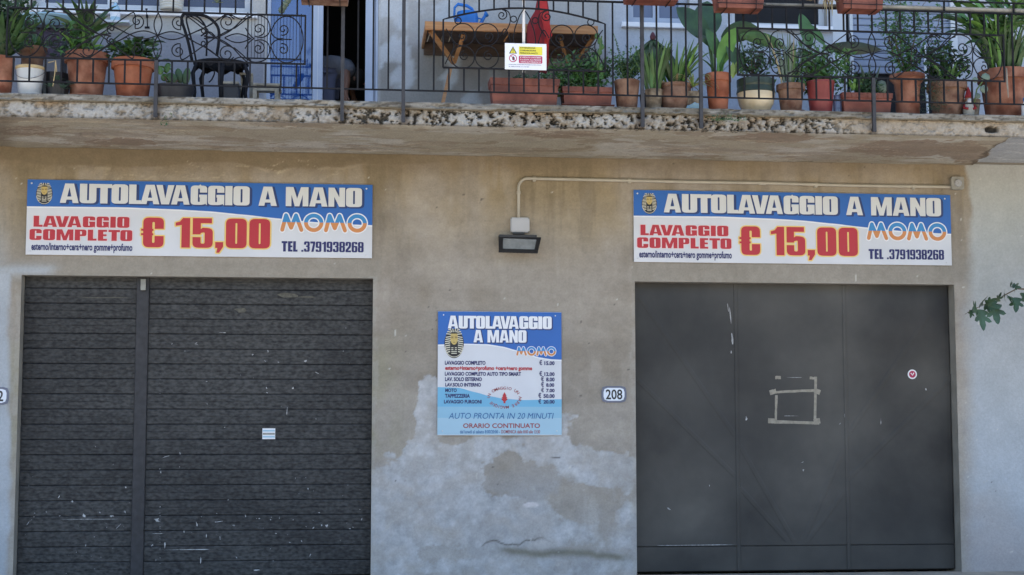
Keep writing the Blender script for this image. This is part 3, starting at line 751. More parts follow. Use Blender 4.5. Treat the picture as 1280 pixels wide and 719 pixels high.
quads_marks([(913, 395, 2.4, 30, .10), (915, 424, 3.5, 24, .08), (910, 385, 1.5, 12, .12), (914, 440, 3, 4, 0), (1056, 369, 2, 7, 0), (1056, 425, 2, 10, 0), (1157.5, 487, 2, 6, .1), (1101, 527, 1.2, 9, 0), (836, 636, 8, 3, -.5), (1004, 588, 3, 4, .4), (887, 607, 1.5, 3, 0),
             (1056, 520, 1.5, 12, 0), (1050, 530, 5, 2, .5), (933, 524, 3, 8, 0), (868, 681.5, 110, 1.2, 0), (986, 520, 26, .8, 0), (994, 472, 30, .9, 0), (1003, 578, 6, 1, .4)], YD - .0045, M_scr, rd)
st_ = MB(); c = W(1140, 468, YD); r_ = pxm(1140, 468, YD) * 6.0
st_.lathe([(r_, 0), (r_, .002), (0, .002)], seg=24)
st_.v = [(c.x + x, YD - .006 - z, c.z + y) for x, y, z in st_.v]
sk = st_.build('round_sticker', M_hwhite, rd)
st_ = MB().lathe([(r_ * .72, 0), (r_ * .72, .001), (0, .001)], seg=20); st_.v = [(c.x + x, YD - .0085 - z, c.z + y) for x, y, z in st_.v]; st_.build('print', M_mag, sk)
st_ = MB().tube([(c.x - r_ * .35, YD - .0105, c.z + r_ * .25), (c.x, YD - .0105, c.z - r_ * .2), (c.x + r_ * .3, YD - .0105, c.z + r_ * .3)], r_ * .13, 4).build('print', M_hwhite, sk)
MB().box(RX0, RX1, .02, .2, Z0 - .05, zb - .035).build('threshold', M_reveal, bld)
# ================================================================== LETTERING
def rpoly(pts, n=5):
    """polygon with rounded corners; each point (x, y[, r])"""
    out = []; N = len(pts)
    for i, p in enumerate(pts):
        r = p[2] if len(p) > 2 else 0
        P = Vector(p[:2]); A = Vector(pts[i - 1][:2]); B = Vector(pts[(i + 1) % N][:2])
        if r <= 0: out.append(tuple(P)); continue
        a = (A - P); b = (B - P); rr = min(r, a.length * .5, b.length * .5); a.normalize(); b.normalize()
        s_, e_ = P + a * rr, P + b * rr
        for k in range(n + 1):
            t = k / n; q = s_ * (1 - t) ** 2 + P * 2 * t * (1 - t) + e_ * t * t
            out.append(tuple(q))
    return out
S = .265
def _G():
    g = {}; s = S; R = .17; r = .07; w_ = .60; h = .15
    ring = lambda w__: [rpoly([(0, 0, R), (w__, 0, R), (w__, 1, R), (0, 1, R)]), rpoly([(s, h, r), (s, 1 - h, r), (w__ - s, 1 - h, r), (w__ - s, h, r)])]
    g['O'] = (w_, ring(w_)); g['0'] = (.58, ring(.58))
    g['A'] = (.68, [[(0, 0), (.215, 0), (.24, .17), (.44, .17), (.465, 0), (.68, 0), (.50, 1), (.18, 1)], [(.265, .33), (.34, .80), (.415, .33)]])
    g['U'] = (w_, [rpoly([(0, 1), (0, 0, R), (w_, 0, R), (w_, 1), (w_ - s, 1), (w_ - s, h, r), (s, h, r), (s, 1)])])
    g['T'] = (.58, [[(.58 / 2 - s / 2, 0), (.58 / 2 + s / 2, 0), (.58 / 2 + s / 2, .80), (.58, .80), (.58, 1), (0, 1), (0, .80), (.58 / 2 - s / 2, .80)]])
    g['L'] = (.44, [[(0, 0), (.44, 0), (.44, .19), (s, .19), (s, 1), (0, 1)]])
    g['V'] = (.66, [[(.19, 0), (.47, 0), (.66, 1), (.43, 1), (.33, .30), (.23, 1), (0, 1)]])
    g['I'] = (s, [[(0, 0), (s, 0), (s, 1), (0, 1)]])
    g['N'] = (.62, [[(0, 0), (.215, 0), (.215, .52), (.40, 0), (.62, 0), (.62, 1), (.405, 1), (.405, .50), (.22, 1), (0, 1)]])
    g['M'] = (.84, [[(0, 0), (.21, 0), (.21, .60), (.335, 0), (.505, 0), (.63, .60), (.63, 0), (.84, 0), (.84, 1), (.56, 1), (.42, .40), (.28, 1), (0, 1)]])
    C = [(w_, .62), (w_, 1, R), (0, 1, R), (0, 0, R), (w_, 0, R), (w_, .38), (w_ - s, .38), (w_ - s, h, r), (s, h, r), (s, 1 - h, r), (w_ - s, 1 - h, r), (w_ - s, .62)]
    g['C'] = (w_, [rpoly(C)])
    g['G'] = (w_, [rpoly([(w_, .64), (w_, 1, R), (0, 1, R), (0, 0, R), (.42, 0, .1), (w_ - .04, .06), (w_ - .04, 0), (w_, 0), (w_, .53), (.31, .53), (.31, .39), (w_ - s, .39), (w_ - s, h, r), (s, h, r), (s, 1 - h, r), (w_ - s, 1 - h, r), (w_ - s, .64)])])
    g['P'] = (.58, [rpoly([(0, 0), (s, 0), (s, .40), (.58, .40, R), (.58, 1, R), (0, 1)]), rpoly([(s, .56), (s, .84), (.355, .84, .04), (.355, .56, .04)])])
    g['E'] = (.45, [[(0, 0), (.45, 0), (.45, .185), (s, .185), (s, .42), (.43, .42), (.43, .59), (s, .59), (s, .815), (.45, .815), (.45, 1), (0, 1)]])
    g['1'] = (.40, [[(.165, 0), (.40, 0), (.40, 1), (.20, 1), (.12, .88), (0, .84), (0, .73), (.165, .76)]])
    g['5'] = (.56, [rpoly([(0, .36), (0, 0, R), (.56, 0, R), (.56, .66, .15), (.27, .68, .1), (.225, .63), (.225, .83), (.53, .83), (.53, 1), (0, 1), (0, .45), (.22, .45), (.225, .50, .04), (.335, .53, .05), (.335, .14, .05), (.225, .14, .05), (.225, .36)])])
    g['3'] = (.57, [rpoly([(0, .30), (0, 0, R), (.57, 0, R), (.57, .50, .13), (.50, .53), (.57, .58, .12), (.57, 1, R), (0, 1, R), (0, .68), (.225, .68), (.225, .86, .05), (.34, .86, .05), (.34, .60, .05), (.20, .60), (.20, .47), (.34, .46, .05), (.34, .14, .05), (.225, .14, .05), (.225, .30)])])
    g['7'] = (.48, [[(.10, 0), (.33, 0), (.48, .80), (.48, 1), (0, 1), (0, .80), (.27, .80)]])
    g['9'] = (.57, [rpoly([(0, .24), (0, 0, R), (.57, 0, R), (.57, 1, R), (0, 1, R), (0, .38, .15), (.30, .38, .1), (.34, .42), (.34, .13, .05), (.225, .13, .05), (.225, .24)]), rpoly([(.225, .52, .04), (.225, .86, .04), (.345, .86, .04), (.345, .52, .04)])])
    def rot(L): return [[(.57 - x, 1 - y) for x, y in p] for p in L]
    g['6'] = (.57, rot(g['9'][1]))
    g['8'] = (.57, [rpoly([(0, 0, R), (.57, 0, R), (.57, .48, .12), (.52, .525), (.57, .57, .12), (.57, 1, R), (0, 1, R), (0, .57, .12), (.05, .525), (0, .48, .12)]), rpoly([(.225, .13, .04), (.225, .44, .04), (.345, .44, .04), (.345, .13, .04)]), rpoly([(.225, .59, .04), (.225, .87, .04), (.345, .87, .04), (.345, .59, .04)])])
    g['2'] = (.55, [rpoly([(0, 0), (.55, 0), (.55, .17), (.25, .17), (.55, .52, .12), (.55, 1, R), (0, 1, R), (0, .62), (.225, .62), (.225, .86, .05), (.33, .86, .05), (.33, .60, .1), (0, .20, .05)])])
    g['F'] = (.44, [[(0, 0), (s, 0), (s, .39), (.42, .39), (.42, .57), (s, .57), (s, .815), (.44, .815), (.44, 1), (0, 1)]])
    g['Z'] = (.48, [[(0, 0), (.48, 0), (.48, .19), (.25, .19), (.48, .82), (.48, 1), (0, 1), (0, .81), (.22, .81), (0, .18)]])
    g['S'] = (.57, [rpoly([(0, .33), (0, 0, R), (.57, 0, R), (.57, .52, .12), (.225, .62, .08), (.225, .86, .05), (.34, .86, .05), (.34, .70), (.57, .70), (.57, 1, R), (0, 1, R), (0, .50, .12), (.345, .40, .08), (.345, .14, .05), (.225, .14, .05), (.225, .33)])])
    g['R'] = (.60, [rpoly([(0, 0), (s, 0), (s, .43), (.33, .43, .05), (.345, 0), (.60, 0), (.585, .48, .1), (.50, .53), (.60, .58, .1), (.60, 1, R), (0, 1)]), rpoly([(s, .60), (s, .84), (.355, .84, .04), (.355, .60, .04)])])
    e = [(x + .06, y) for x, y in rpoly(C)]
    g['€'] = (.68, [e, [(0, .55), (.36, .55), (.36, .62), (0, .62)], [(0, .40), (.36, .40), (.36, .47), (0, .47)]])
    g['.'] = (.2, [[(0, 0), (.2, 0), (.2, .17), (0, .17)]])
    g[','] = (.22, [[(0, 0), (.06, 0), (.03, -.16), (.11, -.16), (.22, .04), (.22, .20), (0, .20)]])
    return g
GL = _G()
_gc = {}
def curve_mesh(polys, off):
    c = bpy.data.curves.new('glyph', 'CURVE'); c.dimensions = '2D'; c.fill_mode = 'BOTH'; c.offset = off
    for p in polys:
        s = c.splines.new('POLY'); s.points.add(len(p) - 1)
        for i, q in enumerate(p): s.points[i].co = (q[0], q[1], 0, 1)
        s.use_cyclic_u = True
    return c
def bake(cs):
    obs = [bpy.data.objects.new('glyph', c) for c in cs]
    for o in obs: col.objects.link(o)
    bpy.context.view_layer.update(); dg = bpy.context.evaluated_depsgraph_get(); out = []
    for o in obs:
        e = o.evaluated_get(dg); me = e.to_mesh()
        out.append(([tuple(v.co) for v in me.vertices], [tuple(p.vertices) for p in me.polygons])); e.to_mesh_clear()
    for o, c in zip(obs, cs): bpy.data.objects.remove(o); bpy.data.curves.remove(c)
    return out
def pre(offs, chars):
    need = [(ch, o) for o in offs for ch in chars if (ch, o) not in _gc and ch in GL]
    cs = []
    for ch, o in need:
        if ch == '€':    # parts may overlap: keep them apart
            cs.append(curve_mesh([GL[ch][1][0]], o))
        else: cs.append(curve_mesh(GL[ch][1], o))
    for (k, r_) in zip(need, bake(cs)):
        if k[0] == '€':
            v, f = list(r_[0]), list(r_[1])
            for bar in GL['€'][1][1:]:
                n = len(v); o = k[1]; (x0, y0), (x1, _), (_, y1), _ = bar
                v += [(x0 - o, y0 - o, .0), (x1 + o, y0 - o, .0), (x1 + o, y1 + o, .0), (x0 - o, y1 + o, .0)]
                v[n:n + 4] = [(a, b, .25) for a, b, c_ in v[n:n + 4]]; f.append((n, n + 1, n + 2, n + 3))
            r_ = (v, f)
        _gc[k] = r_
from mathutils.geometry import delaunay_2d_cdt
def union2d(polys):
    v = []; f = []
    for p in polys:
        f.append(list(range(len(v), len(v) + len(p)))); v += [Vector(q[:2]) for q in p]
    r = delaunay_2d_cdt(v, [], f, 1, 1e-6)
    return [tuple(p) for p in r[0]], [tuple(q) for q, o in zip(r[2], r[5]) if len(o)]
pre((0.0,), ''.join(GL.keys()))
def halo(ch, off):
    v, f = _gc[(ch, 0.0)]; polys = [[v[i] for i in q] for q in f]
    for p in GL[ch][1]:
        n = len(p)
        for i in range(n):
            a, b = Vector(p[i]), Vector(p[(i + 1) % n]); d = b - a
            if d.length < 1e-6: continue
            q = Vector((-d.y, d.x)).normalized() * off
            polys.append([a - q, b - q, b + q, a + q])
            polys.append([(a.x + off * 1.02 * cos(t), a.y + off * 1.02 * sin(t)) for t in [2 * pi * k / 8 + .2 for k in range(8)]])
    vv, ff = union2d(polys); _gc[(ch, off)] = ([(x, y, 0.) for x, y in vv], ff)
for ch in GL:
    for o_ in (.04, .05): halo(ch, o_)
def strokes2d(mb, paths, wdt, y):
    polys = []
    for p in paths:
        for i in range(len(p) - 1):
            a, b = Vector(p[i]), Vector(p[i + 1]); q = (b - a).normalized(); q = Vector((-q.y, q.x)) * wdt / 2; polys.append([a - q, b - q, b + q, a + q])
        for a in p: polys.append([(a[0] + cos(t) * wdt / 2, a[1] + sin(t) * wdt / 2) for t in [2 * pi * k / 12 for k in range(12)]])
    vv, ff = union2d(polys); mb.add([(a, y, b) for a, b in vv], ff)
def impact(mb, text, x0, x1, z0, z1, y, off=0.0, gap=.035, space=.26):
    """heavy condensed caps laid on a board: fits the box x0..x1, z0..z1 (board coordinates), front at y"""
    wds = [GL[c][0] if c != ' ' else space for c in text]
    kn = [-.15 if text[i:i + 2] in ('AV', 'VA') else (-.05 if text[i:i + 2] in ('TO', 'UT', 'LA') else 0) for i in range(len(text))]
    tot = sum(wds) + gap * (len(text) - 1) + sum(kn); sx_ = (x1 - x0) / tot; sz = (z1 - z0); u = 0
    for i, c in enumerate(text):
        if c != ' ':
            v, f = _gc[(c, off)]; yy = y - .00006 * (i % 6)
            mb.add([(x0 + (u + a) * sx_, yy - .0002 * (b2 > .1), z0 + b * sz) for a, b, b2 in v], f)
        u += wds[i] + gap + kn[i]
def plain(mb, text, x0, x1, z0, z1, y, off=.012, shear=0.):
    """ordinary print in the built-in typeface, squeezed to the box"""
    c = bpy.data.curves.new('line', 'FONT'); c.body = text; c.offset = off; c.shear = shear; c.fill_mode = 'BOTH'; c.resolution_u = 3
    (v, f), = bake([c])
    if not v: return
    xs = [p[0] for p in v]; ys = [p[1] for p in v]
    cap = .70 if any(ch.isupper() or ch.isdigit() for ch in text) else .55
    lo = 0
    mb.add([(x0 + (a - min(xs)) / (max(xs) - min(xs)) * (x1 - x0), y, z0 + (b - lo) / cap * (z1 - z0)) for a, b, _ in v], f)
def stroke(mb, pts, wdt, y, cap=True):
    """flat painted stroke with round ends, in the x,z plane"""
    n = len(pts); P = [Vector(p) for p in pts]
    for i in range(n - 1):
        a, b = P[i], P[i + 1]; d = (b - a).normalized(); q = Vector((-d.y, d.x)) * wdt / 2; yy = y - .00002 * i
        mb.add([(a.x - q.x, yy, a.y - q.y), (b.x - q.x, yy, b.y - q.y), (b.x + q.x, yy, b.y + q.y), (a.x + q.x, yy, a.y + q.y)], [(0, 1, 2, 3)])
    for i, p in enumerate(P):
        if (0 < i < n - 1) or cap:
            mb.add([(p.x + cos(t) * wdt / 2, y - .000012 - .00002 * i, p.y + sin(t) * wdt / 2) for t in [2 * pi * k / 12 for k in range(12)]], [tuple(range(12))])
def disc(mb, cx, cz, rx, rz, y, n=28):
    mb.add([(cx + cos(2 * pi * k / n) * rx, y, cz + sin(2 * pi * k / n) * rz) for k in range(n)], [tuple(range(n))])

# ================================================================== SIGN BOARDS
def board(corners, label, group, w=None, h=None, yo=.022):
    """corners TL,TR,BR,BL in photo px -> upright board fixed on the wall; returns the root with local frame (x right, z up, origin bottom left)"""
    P = [W(*c, -yo) for c in corners]
    tilt = atan2((P[1].z - P[0].z) + (P[2].z - P[3].z), (P[1].x - P[0].x) + (P[2].x - P[3].x))
    c = (P[0] + P[1] + P[2] + P[3]) / 4
    w_ = w or ((P[1] - P[0]).length + (P[2] - P[3]).length) / 2; h_ = h or ((P[0] - P[3]).length + (P[1] - P[2]).length) / 2
    bl = c - Vector((cos(tilt), 0, sin(tilt))) * w_ / 2 - Vector((-sin(tilt), 0, cos(tilt))) * h_ / 2
    root = thing('sign_board', (bl.x, -yo, bl.z), label, 'sign', group); root.rotation_euler = (0, -tilt, 0)
    pn = MB().bev(0, w_, 0, .006, 0, h_, .0012).build('panel', M_white, root, local=True)
    return root, w_, h_, pn
def screws(root, pts, r=.008):
    for x, z in pts:
        m = MB(); m.lathe([(r, 0), (r * .9, .003), (0, .004)], seg=10); m.v = [(x + a, -.002 - c_, z + b) for a, b, c_ in m.v]
        m.build('screw', M_screw, root, local=True)
        m = MB().tube([(x, .006, z), (x, .023, z)], r * .7, 6).build('spacer', M_screw, root, local=True)
def pharaoh(root, x0, x1, z0, z1, y):
    """oval emblem: a king's head in a striped headcloth"""
    X = lambda u: x0 + u * (x1 - x0); Z = lambda v: z1 - v * (z1 - z0)
    sx_, sz = (x1 - x0), (z1 - z0)
    e = MB(); disc(e, X(.5), Z(.52), sx_ * .50, sz * .48, y); em = e.build('emblem', M_blk, root, local=True)
    a = MB()
    # striped headcloth: short bars fanned round the face
    for k in range(11):
        v = .10 + k * .070
        half = .46 * sqrt(max(.05, 1 - ((v - .50) / .52) ** 2))
        inn = .16 if v < .52 else .20
        for s_ in (-1, 1):
            tilt_ = -.05 if v < .25 else .0
            xa, xb = .5 + s_ * inn, .5 + s_ * half
            if abs(xb - xa) > .03: stroke(a, [(X(xa), Z(v - .02)), (X(xb), Z(v + .012 + tilt_))], sz * .032, y - .0008, False)
    for s_ in (-.14, -.05, .05, .14): stroke(a, [(X(.5 + s_ * .8), Z(.15)), (X(.5 + s_ * 1.5), Z(.03))], sz * .028, y - .0008, False)
    for v in (.66, .72, .78, .84): stroke(a, [(X(.36), Z(v)), (X(.64), Z(v))], sz * .026, y - .0008, False)
    N = 16
    stroke(a, [(X(.5 + .46 * cos(t)), Z(.60 + .36 * sin(t))) for t in [pi * .02 + pi * .96 * k / N for k in range(N + 1)]], sz * .02, y - .0011)
    a.build('print', M_strip, em, local=True)
    f = MB()
    face = [(.5 + .19 * cos(t), .36 + (.20 if sin(t) > 0 else .15) * sin(t)) for t in [2 * pi * k / 20 for k in range(20)]]
    f.add([(X(u), y - .0016, Z(v)) for u, v in reversed(face)], [tuple(range(20))])
    f.add([(X(.31), y - .0015, Z(.30)), (X(.69), y - .0015, Z(.30)), (X(.66), y - .0015, Z(.20)), (X(.34), y - .0015, Z(.20))], [(0, 1, 2, 3)])
    f.build('print', M_gold, em, local=True)
    d = MB()
    for s_ in (-1, 1):
        stroke(d, [(X(.5 + s_ * .05), Z(.335)), (X(.5 + s_ * .14), Z(.335))], sz * .022, y - .0022)
        stroke(d, [(X(.5 + s_ * .04), Z(.29)), (X(.5 + s_ * .15), Z(.285))], sz * .010, y - .0022)
    stroke(d, [(X(.46), Z(.48)), (X(.54), Z(.48))], sz * .012, y - .0022)
    stroke(d, [(X(.5), Z(.56)), (X(.5), Z(.74))], sz * .05, y - .0022, False)
    stroke(d, [(X(.5), Z(.19)), (X(.5), Z(.13))], sz * .03, y - .0022)
    d.build('print', M_blk, em, local=True)
def momo(root, x0, x1, z0, z1, y, split=.52):
    Wd = x1 - x0; H = z1 - z0; st_ = H * .21
    # four letters
    ws = [.262, .225, .262, .225]; gp = (1 - sum(ws)) / 3; u = 0; paths = []
    for i in range(4):
        a = x0 + u * Wd; b = a + ws[i] * Wd
        if i % 2 == 0:
            d = (b - a); m_ = st_ / 2
            paths.append([(a + m_ * .9, z0 + m_), (a + d * .24, z1 - m_), (a + d * .47, z0 + H * .22), (a + d * .68, z1 - m_), (b - m_ * .9, z0 + m_)])
        else:
            cx, cz = (a + b) / 2, (z0 + z1) / 2; N = 22
            paths.append([(cx + cos(2 * pi * k / N) * ((b - a) / 2 - st_ / 2), cz + sin(2 * pi * k / N) * (H / 2 - st_ / 2)) for k in range(N + 1)])
        u += ws[i] + gp
    h = MB()
    strokes2d(h, paths, st_ * 1.62, y)
    lg = h.build('logo_lettering', M_hwhite, root, local=True)
    zs = z0 + H * split
    for part, mm_ in ((1, M_sky), (0, M_or)):
        k = MB()
        strokes2d(k, paths, st_, y - .0008)
        bm = bmesh.new(); vs = [bm.verts.new(v) for v in k.v]
        for f in k.f: bm.faces.new([vs[i] for i in f])
        bmesh.ops.bisect_plane(bm, geom=bm.verts[:] + bm.edges[:] + bm.faces[:], plane_co=(0, 0, zs), plane_no=(0, 0, 1), clear_inner=bool(part), clear_outer=not part)
        me = bpy.data.meshes.new('print'); bm.to_mesh(me); bm.free(); me.materials.append(mm_)
        o = bpy.data.objects.new('print', me); col.objects.link(o); o.parent = lg
def wavefill(pts_top, bottom, y, m, root, name='blue_field'):
    """strip between the board's upper edge and a wavy line, or between two lines"""
    k = MB(); n = len(pts_top)
    vs = [(x, y, z) for x, z in pts_top] + [(x, y, z) for x, z in bottom]
    k.add(vs, [(i, i + n, i + n + 1, i + 1) for i in range(n - 1)])
    return k.build(name, m, root, local=True)
def interp(tab, u):
    for (a, b), (c_, d) in zip(tab, tab[1:]):
        if u <= c_:
            t = (u - a) / (c_ - a); t = t * t * (3 - 2 * t) * .35 + t * .65; return b + (d - b) * t
    return tab[-1][1]

def long_sign(corners, label):
    root, w_, h_, pn = board(corners, label, 'long price boards above the garage doors')
    X = lambda u: u * w_; Z = lambda v: (1 - v) * h_
    tab = [(0, .36), (.27, .355), (.42, .372), (.52, .392), (.62, .43), (.72, .475), (.80, .51), (.90, .54), (1, .552)]
    us = np.linspace(0.0, 1.0, 40)
    wavefill([(X(u), Z(0.002)) for u in us], [(X(u), Z(interp(tab, u) + .018)) for u in us], -.0010, M_hwhite, root, 'white_edge')
    wavefill([(X(u), Z(0.002)) for u in us], [(X(u), Z(interp(tab, u))) for u in us], -.0018, M_blue, root)
    a = MB(); impact(a, 'AUTOLAVAGGIO A MANO', X(.098), X(.973), Z(.318), Z(.058), -.0024, .04); a.build('lettering_shadow', M_dblue, root, local=True)
    a = MB(); impact(a, 'AUTOLAVAGGIO A MANO', X(.093), X(.969), Z(.308), Z(.048), -.0034, .0); a.build('lettering', M_let, root, local=True)
    for t_, u0, u1, v0, v1 in (('LAVAGGIO', .0205, .293, .484, .630), ('COMPLETO', .010, .302, .660, .806)):
        a = MB(); impact(a, t_, X(u0), X(u1), Z(v1), Z(v0), -.0024, .05, gap=.07); a.build('lettering_outline', M_pink, root, local=True)
        a = MB(); impact(a, t_, X(u0), X(u1), Z(v1), Z(v0), -.0034, .0, gap=.07); a.build('lettering', M_red, root, local=True)
    a = MB(); plain(a, 'esterno/interno+cera+nero gomme+profumo', X(.016), X(.303), Z(.935), Z(.862), -.0024, .03); a.build('small_print', M_navy, root, local=True)
    for t_, u0, u1 in (('€', .327, .394), ('15,00', .426, .700)):
        a = MB(); impact(a, t_, X(u0), X(u1), Z(.885), Z(.487), -.0024, .04, gap=.07); a.build('lettering_outline', M_yel, root, local=True)
        a = MB(); impact(a, t_, X(u0), X(u1), Z(.885), Z(.487), -.0034, .0, gap=.07); a.build('lettering', M_red, root, local=True)
    momo(root, X(.730), X(.984), Z(.655), Z(.405), -.0024)
    a = MB(); impact(a, 'TEL .3791938268', X(.734), X(.975), Z(.922), Z(.782), -.0024, .0, gap=.06); a.build('phone_lettering', M_navy, root, local=True)
    pharaoh(root, X(.025), X(.072), Z(.335), Z(.035), -.0024)
    screws(root, [(X(.012), Z(.05)), (X(.495), Z(.045)), (X(.982), Z(.055)), (X(.012), Z(.95)), (X(.982), Z(.96))])
    return root
long_sign([(34.2, 224.2), (465.3, 231.2), (465.4, 322.9), (32.2, 318.4)], 'long blue and white car wash price board above the slatted garage door')
long_sign([(791.9, 237.4), (1188.2, 243.8), (1189.4, 332), (792.4, 327.4)], 'long blue and white car wash price board above the plain metal garage door')

# square price list between the doors
root, w_, h_, pn = board([(547.2, 389), (701.8, 390.4), (702.1, 544.2), (547, 544.4)], 'square price list board on the wall between the two garage doors', None)
del_ = root
X = lambda u: u * w_; Z = lambda v: (1 - v) * h_
us = np.linspace(0, 1, 40)
tab = [(0, .27), (.2, .262), (.4, .265), (.52, .283), (.63, .312), (.72, .342), (.82, .37), (.92, .385), (1, .388)]
wavefill([(X(u), Z(0.002)) for u in us], [(X(u), Z(interp(tab, u) + .010)) for u in us], -.0008, M_hwhite, root, 'white_edge')
wavefill([(X(u), Z(0.002)) for u in us], [(X(u), Z(interp(tab, u))) for u in us], -.0014, M_blue, root)
tab2 = [(0, .613), (.17, .618), (.3, .653), (.42, .685), (.54, .707), (.7, .716), (1, .708)]
wavefill([(X(u), Z(interp(tab2, u))) for u in us], [(X(u), Z(.82)) for u in us], -.0008, M_lb, root, 'pale_blue_field')
wavefill([(X(u), Z(.77)) for u in us], [(X(u), Z(.90)) for u in us], -.0012, M_lb2, root, 'pale_blue_field')
wavefill([(X(u), Z(.86)) for u in us], [(X(u), Z(.995)) for u in us], -.0016, M_lb3, root, 'pale_blue_field')
for t_, u0, u1, v0, v1 in (('AUTOLAVAGGIO', .080, .920, .036, .139), ('A MANO', .287, .715, .150, .251)):
    a = MB(); impact(a, t_, X(u0 + .006), X(u1 + .006), Z(v1 + .006), Z(v0 + .006), -.0018, .04); a.build('lettering_shadow', M_dblue, root, local=True)
    a = MB(); impact(a, t_, X(u0), X(u1), Z(v1), Z(v0), -.0026, .0); a.build('lettering', M_hwhite, root, local=True)
momo(root, X(.633), X(.953), Z(.357), Z(.284), -.0026)
pharaoh(root, X(.052), X(.209), Z(.38), Z(.132), -.0020)
lines = [('LAVAGGIO COMPLETO', .057, .384, .402, .431, M_navy), ('esterno+interno+profumo +cera+nero gomme', .059, .761, .449, .473, M_red), ('LAVAGGIO COMPLETO AUTO TIPO SMART', .057, .671, .491, .519, M_navy),
         ('LAV. SOLO ESTERNO', .059, .355, .534, .563, M_navy), ('LAV.SOLO INTERNO', .061, .348, .580, .607, M_navy), ('MOTO', .061, .153, .625, .651, M_navy), ('TAPPEZZERIA', .059, .259, .668, .697, M_navy), ('LAVAGGIO FURGONI', .051, .353, .716, .743, M_navy)]
for t_, u0, u1, v0, v1, mm_ in lines:
    a = MB(); plain(a, t_, X(u0), X(u1), Z(v1), Z(v0), -.0024, .042); a.build('price_line', mm_, root, local=True)
for t_, v0, v1, u0, u1 in (('15.00', .402, .431, .860, .943), ('12.00', .491, .519, .860, .943), ('8.00', .534, .563, .874, .943), ('8.00', .580, .607, .874, .940), ('7.00', .625, .651, .874, .943), ('50.00', .668, .697, .852, .943), ('20.00', .716, .743, .852, .943)):
    a = MB(); plain(a, t_, X(u0), X(u1), Z(v1), Z(v0), -.0024, .042); plain(a, '€', X(u0 - .042), X(u0 - .018), Z(v1), Z(v0), -.0024, .030); a.build('price', M_navy, root, local=True)
a = MB(); plain(a, 'AUTO PRONTA IN 20 MINUTI', X(.088), X(.936), Z(.867), Z(.819), -.0030, .0, .22); a.build('lettering', M_teal, root, local=True)
a = MB(); plain(a, 'ORARIO CONTINUATO', X(.205), X(.824), Z(.940), Z(.904), -.0030, .022); a.build('lettering', M_dred, root, local=True)
a = MB(); plain(a, 'dal lunedi al sabato 8:00/20:00 -', X(.18), X(.50), Z(.984), Z(.957), -.0030, .015); a.build('small_print', M_teal, root, local=True)
a = MB(); plain(a, 'DOMENICA dalle 8:00 alle 13:30', X(.512), X(.824), Z(.984), Z(.957), -.0030, .015); a.build('small_print', M_dred, root, local=True)
# ring of words round the little tree
ring = 'IN OMAGGIO UN ARBRE MAGIQUE '
cs = []
for ch in ring:
    c = bpy.data.curves.new('l', 'FONT'); c.body = ch if ch != ' ' else 'I'; c.offset = .012; c.resolution_u = 2; cs.append(c)
res = bake(cs); a = MB()
tt = [pi * 1.0 - 2 * pi * k / 400 for k in range(401)]; ln = [0]
for k in range(400): ln.append(ln[-1] + sqrt((.128 * (cos(tt[k + 1]) - cos(tt[k]))) ** 2 + (.078 * (sin(tt[k + 1]) - sin(tt[k]))) ** 2))
ring_t = [tt[min(range(401), key=lambda q: abs(ln[q] - ln[-1] * k / 400))] for k in range(400)]
for i, ch in enumerate(ring):
    if ch == ' ': continue
    t = ring_t[int(i / len(ring) * 400)]
    cx, cz = X(.537 + .128 * cos(t)), Z(.697 - .078 * sin(t)); up = Vector((cos(t) * .8, sin(t))).normalized(); rt = Vector((up.y, -up.x))
    v, f = res[i]; xm = (min(p[0] for p in v) + max(p[0] for p in v)) / 2; k_ = .034 * w_
    a.add([(cx + rt.x * (p[0] - xm) * k_ + up.x * (p[1] - .35) * k_, -.0024, cz + rt.y * (p[0] - xm) * k_ + up.y * (p[1] - .35) * k_) for p in v], f)
a.build('ring_lettering', M_dred, root, local=True)
a = MB(); cx = X(.537)
for v0, v1, hw in ((.652, .682, .017), (.668, .700, .024), (.688, .712, .028)):
    a.add([(cx - X(hw), -.0024 - v0 * .0005, Z(v1)), (cx + X(hw), -.0024 - v0 * .0005, Z(v1)), (cx, -.0024 - v0 * .0005, Z(v0))], [(0, 1, 2)])
a.add([(cx - X(.024), -.0023, Z(.712)), (cx - X(.008), -.0023, Z(.727)), (cx - X(.008), -.0023, Z(.742)), (cx + X(.008), -.0023, Z(.742)), (cx + X(.008), -.0023, Z(.727)), (cx + X(.024), -.0023, Z(.712))], [(0, 1, 2, 3, 4, 5)])
a.build('tree_symbol', M_red, root, local=True)
screws(root, [(X(.045), Z(.03)), (X(.95), Z(.03)), (X(.04), Z(.965)), (X(.96), Z(.965))], .006)

# small warning sign on the balcony railing
P = [W(*c, YR - .02) for c in ((630.9, 53.7), (682.9, 55), (682.9, 87.9), (631.1, 86.6))]
ww_ = (P[1] - P[0]).length; hh_ = (P[0] - P[3]).length
root = thing('warning_sign', (P[3].x, YR - .018, P[3].z), 'small white warning sign with yellow and red fields tied to the balcony railing', 'sign')
root.rotation_euler = (0, -atan2(P[2].z - P[3].z, P[2].x - P[3].x), 0)
X = lambda u: u * ww_; Z = lambda v: (1 - v) * hh_
MB().bev(0, ww_, 0, .004, 0, hh_, .001).build('panel', M_hwhite, root, local=True)
def rect(u0, u1, v0, v1, y, m, name):
    return MB().add([(X(u0), y, Z(v1)), (X(u1), y, Z(v1)), (X(u1), y, Z(v0)), (X(u0), y, Z(v0))], [(0, 1, 2, 3)]).build(name, m, root, local=True)
rect(.335, .90, .12, .435, -.0008, M_py, 'yellow_field')
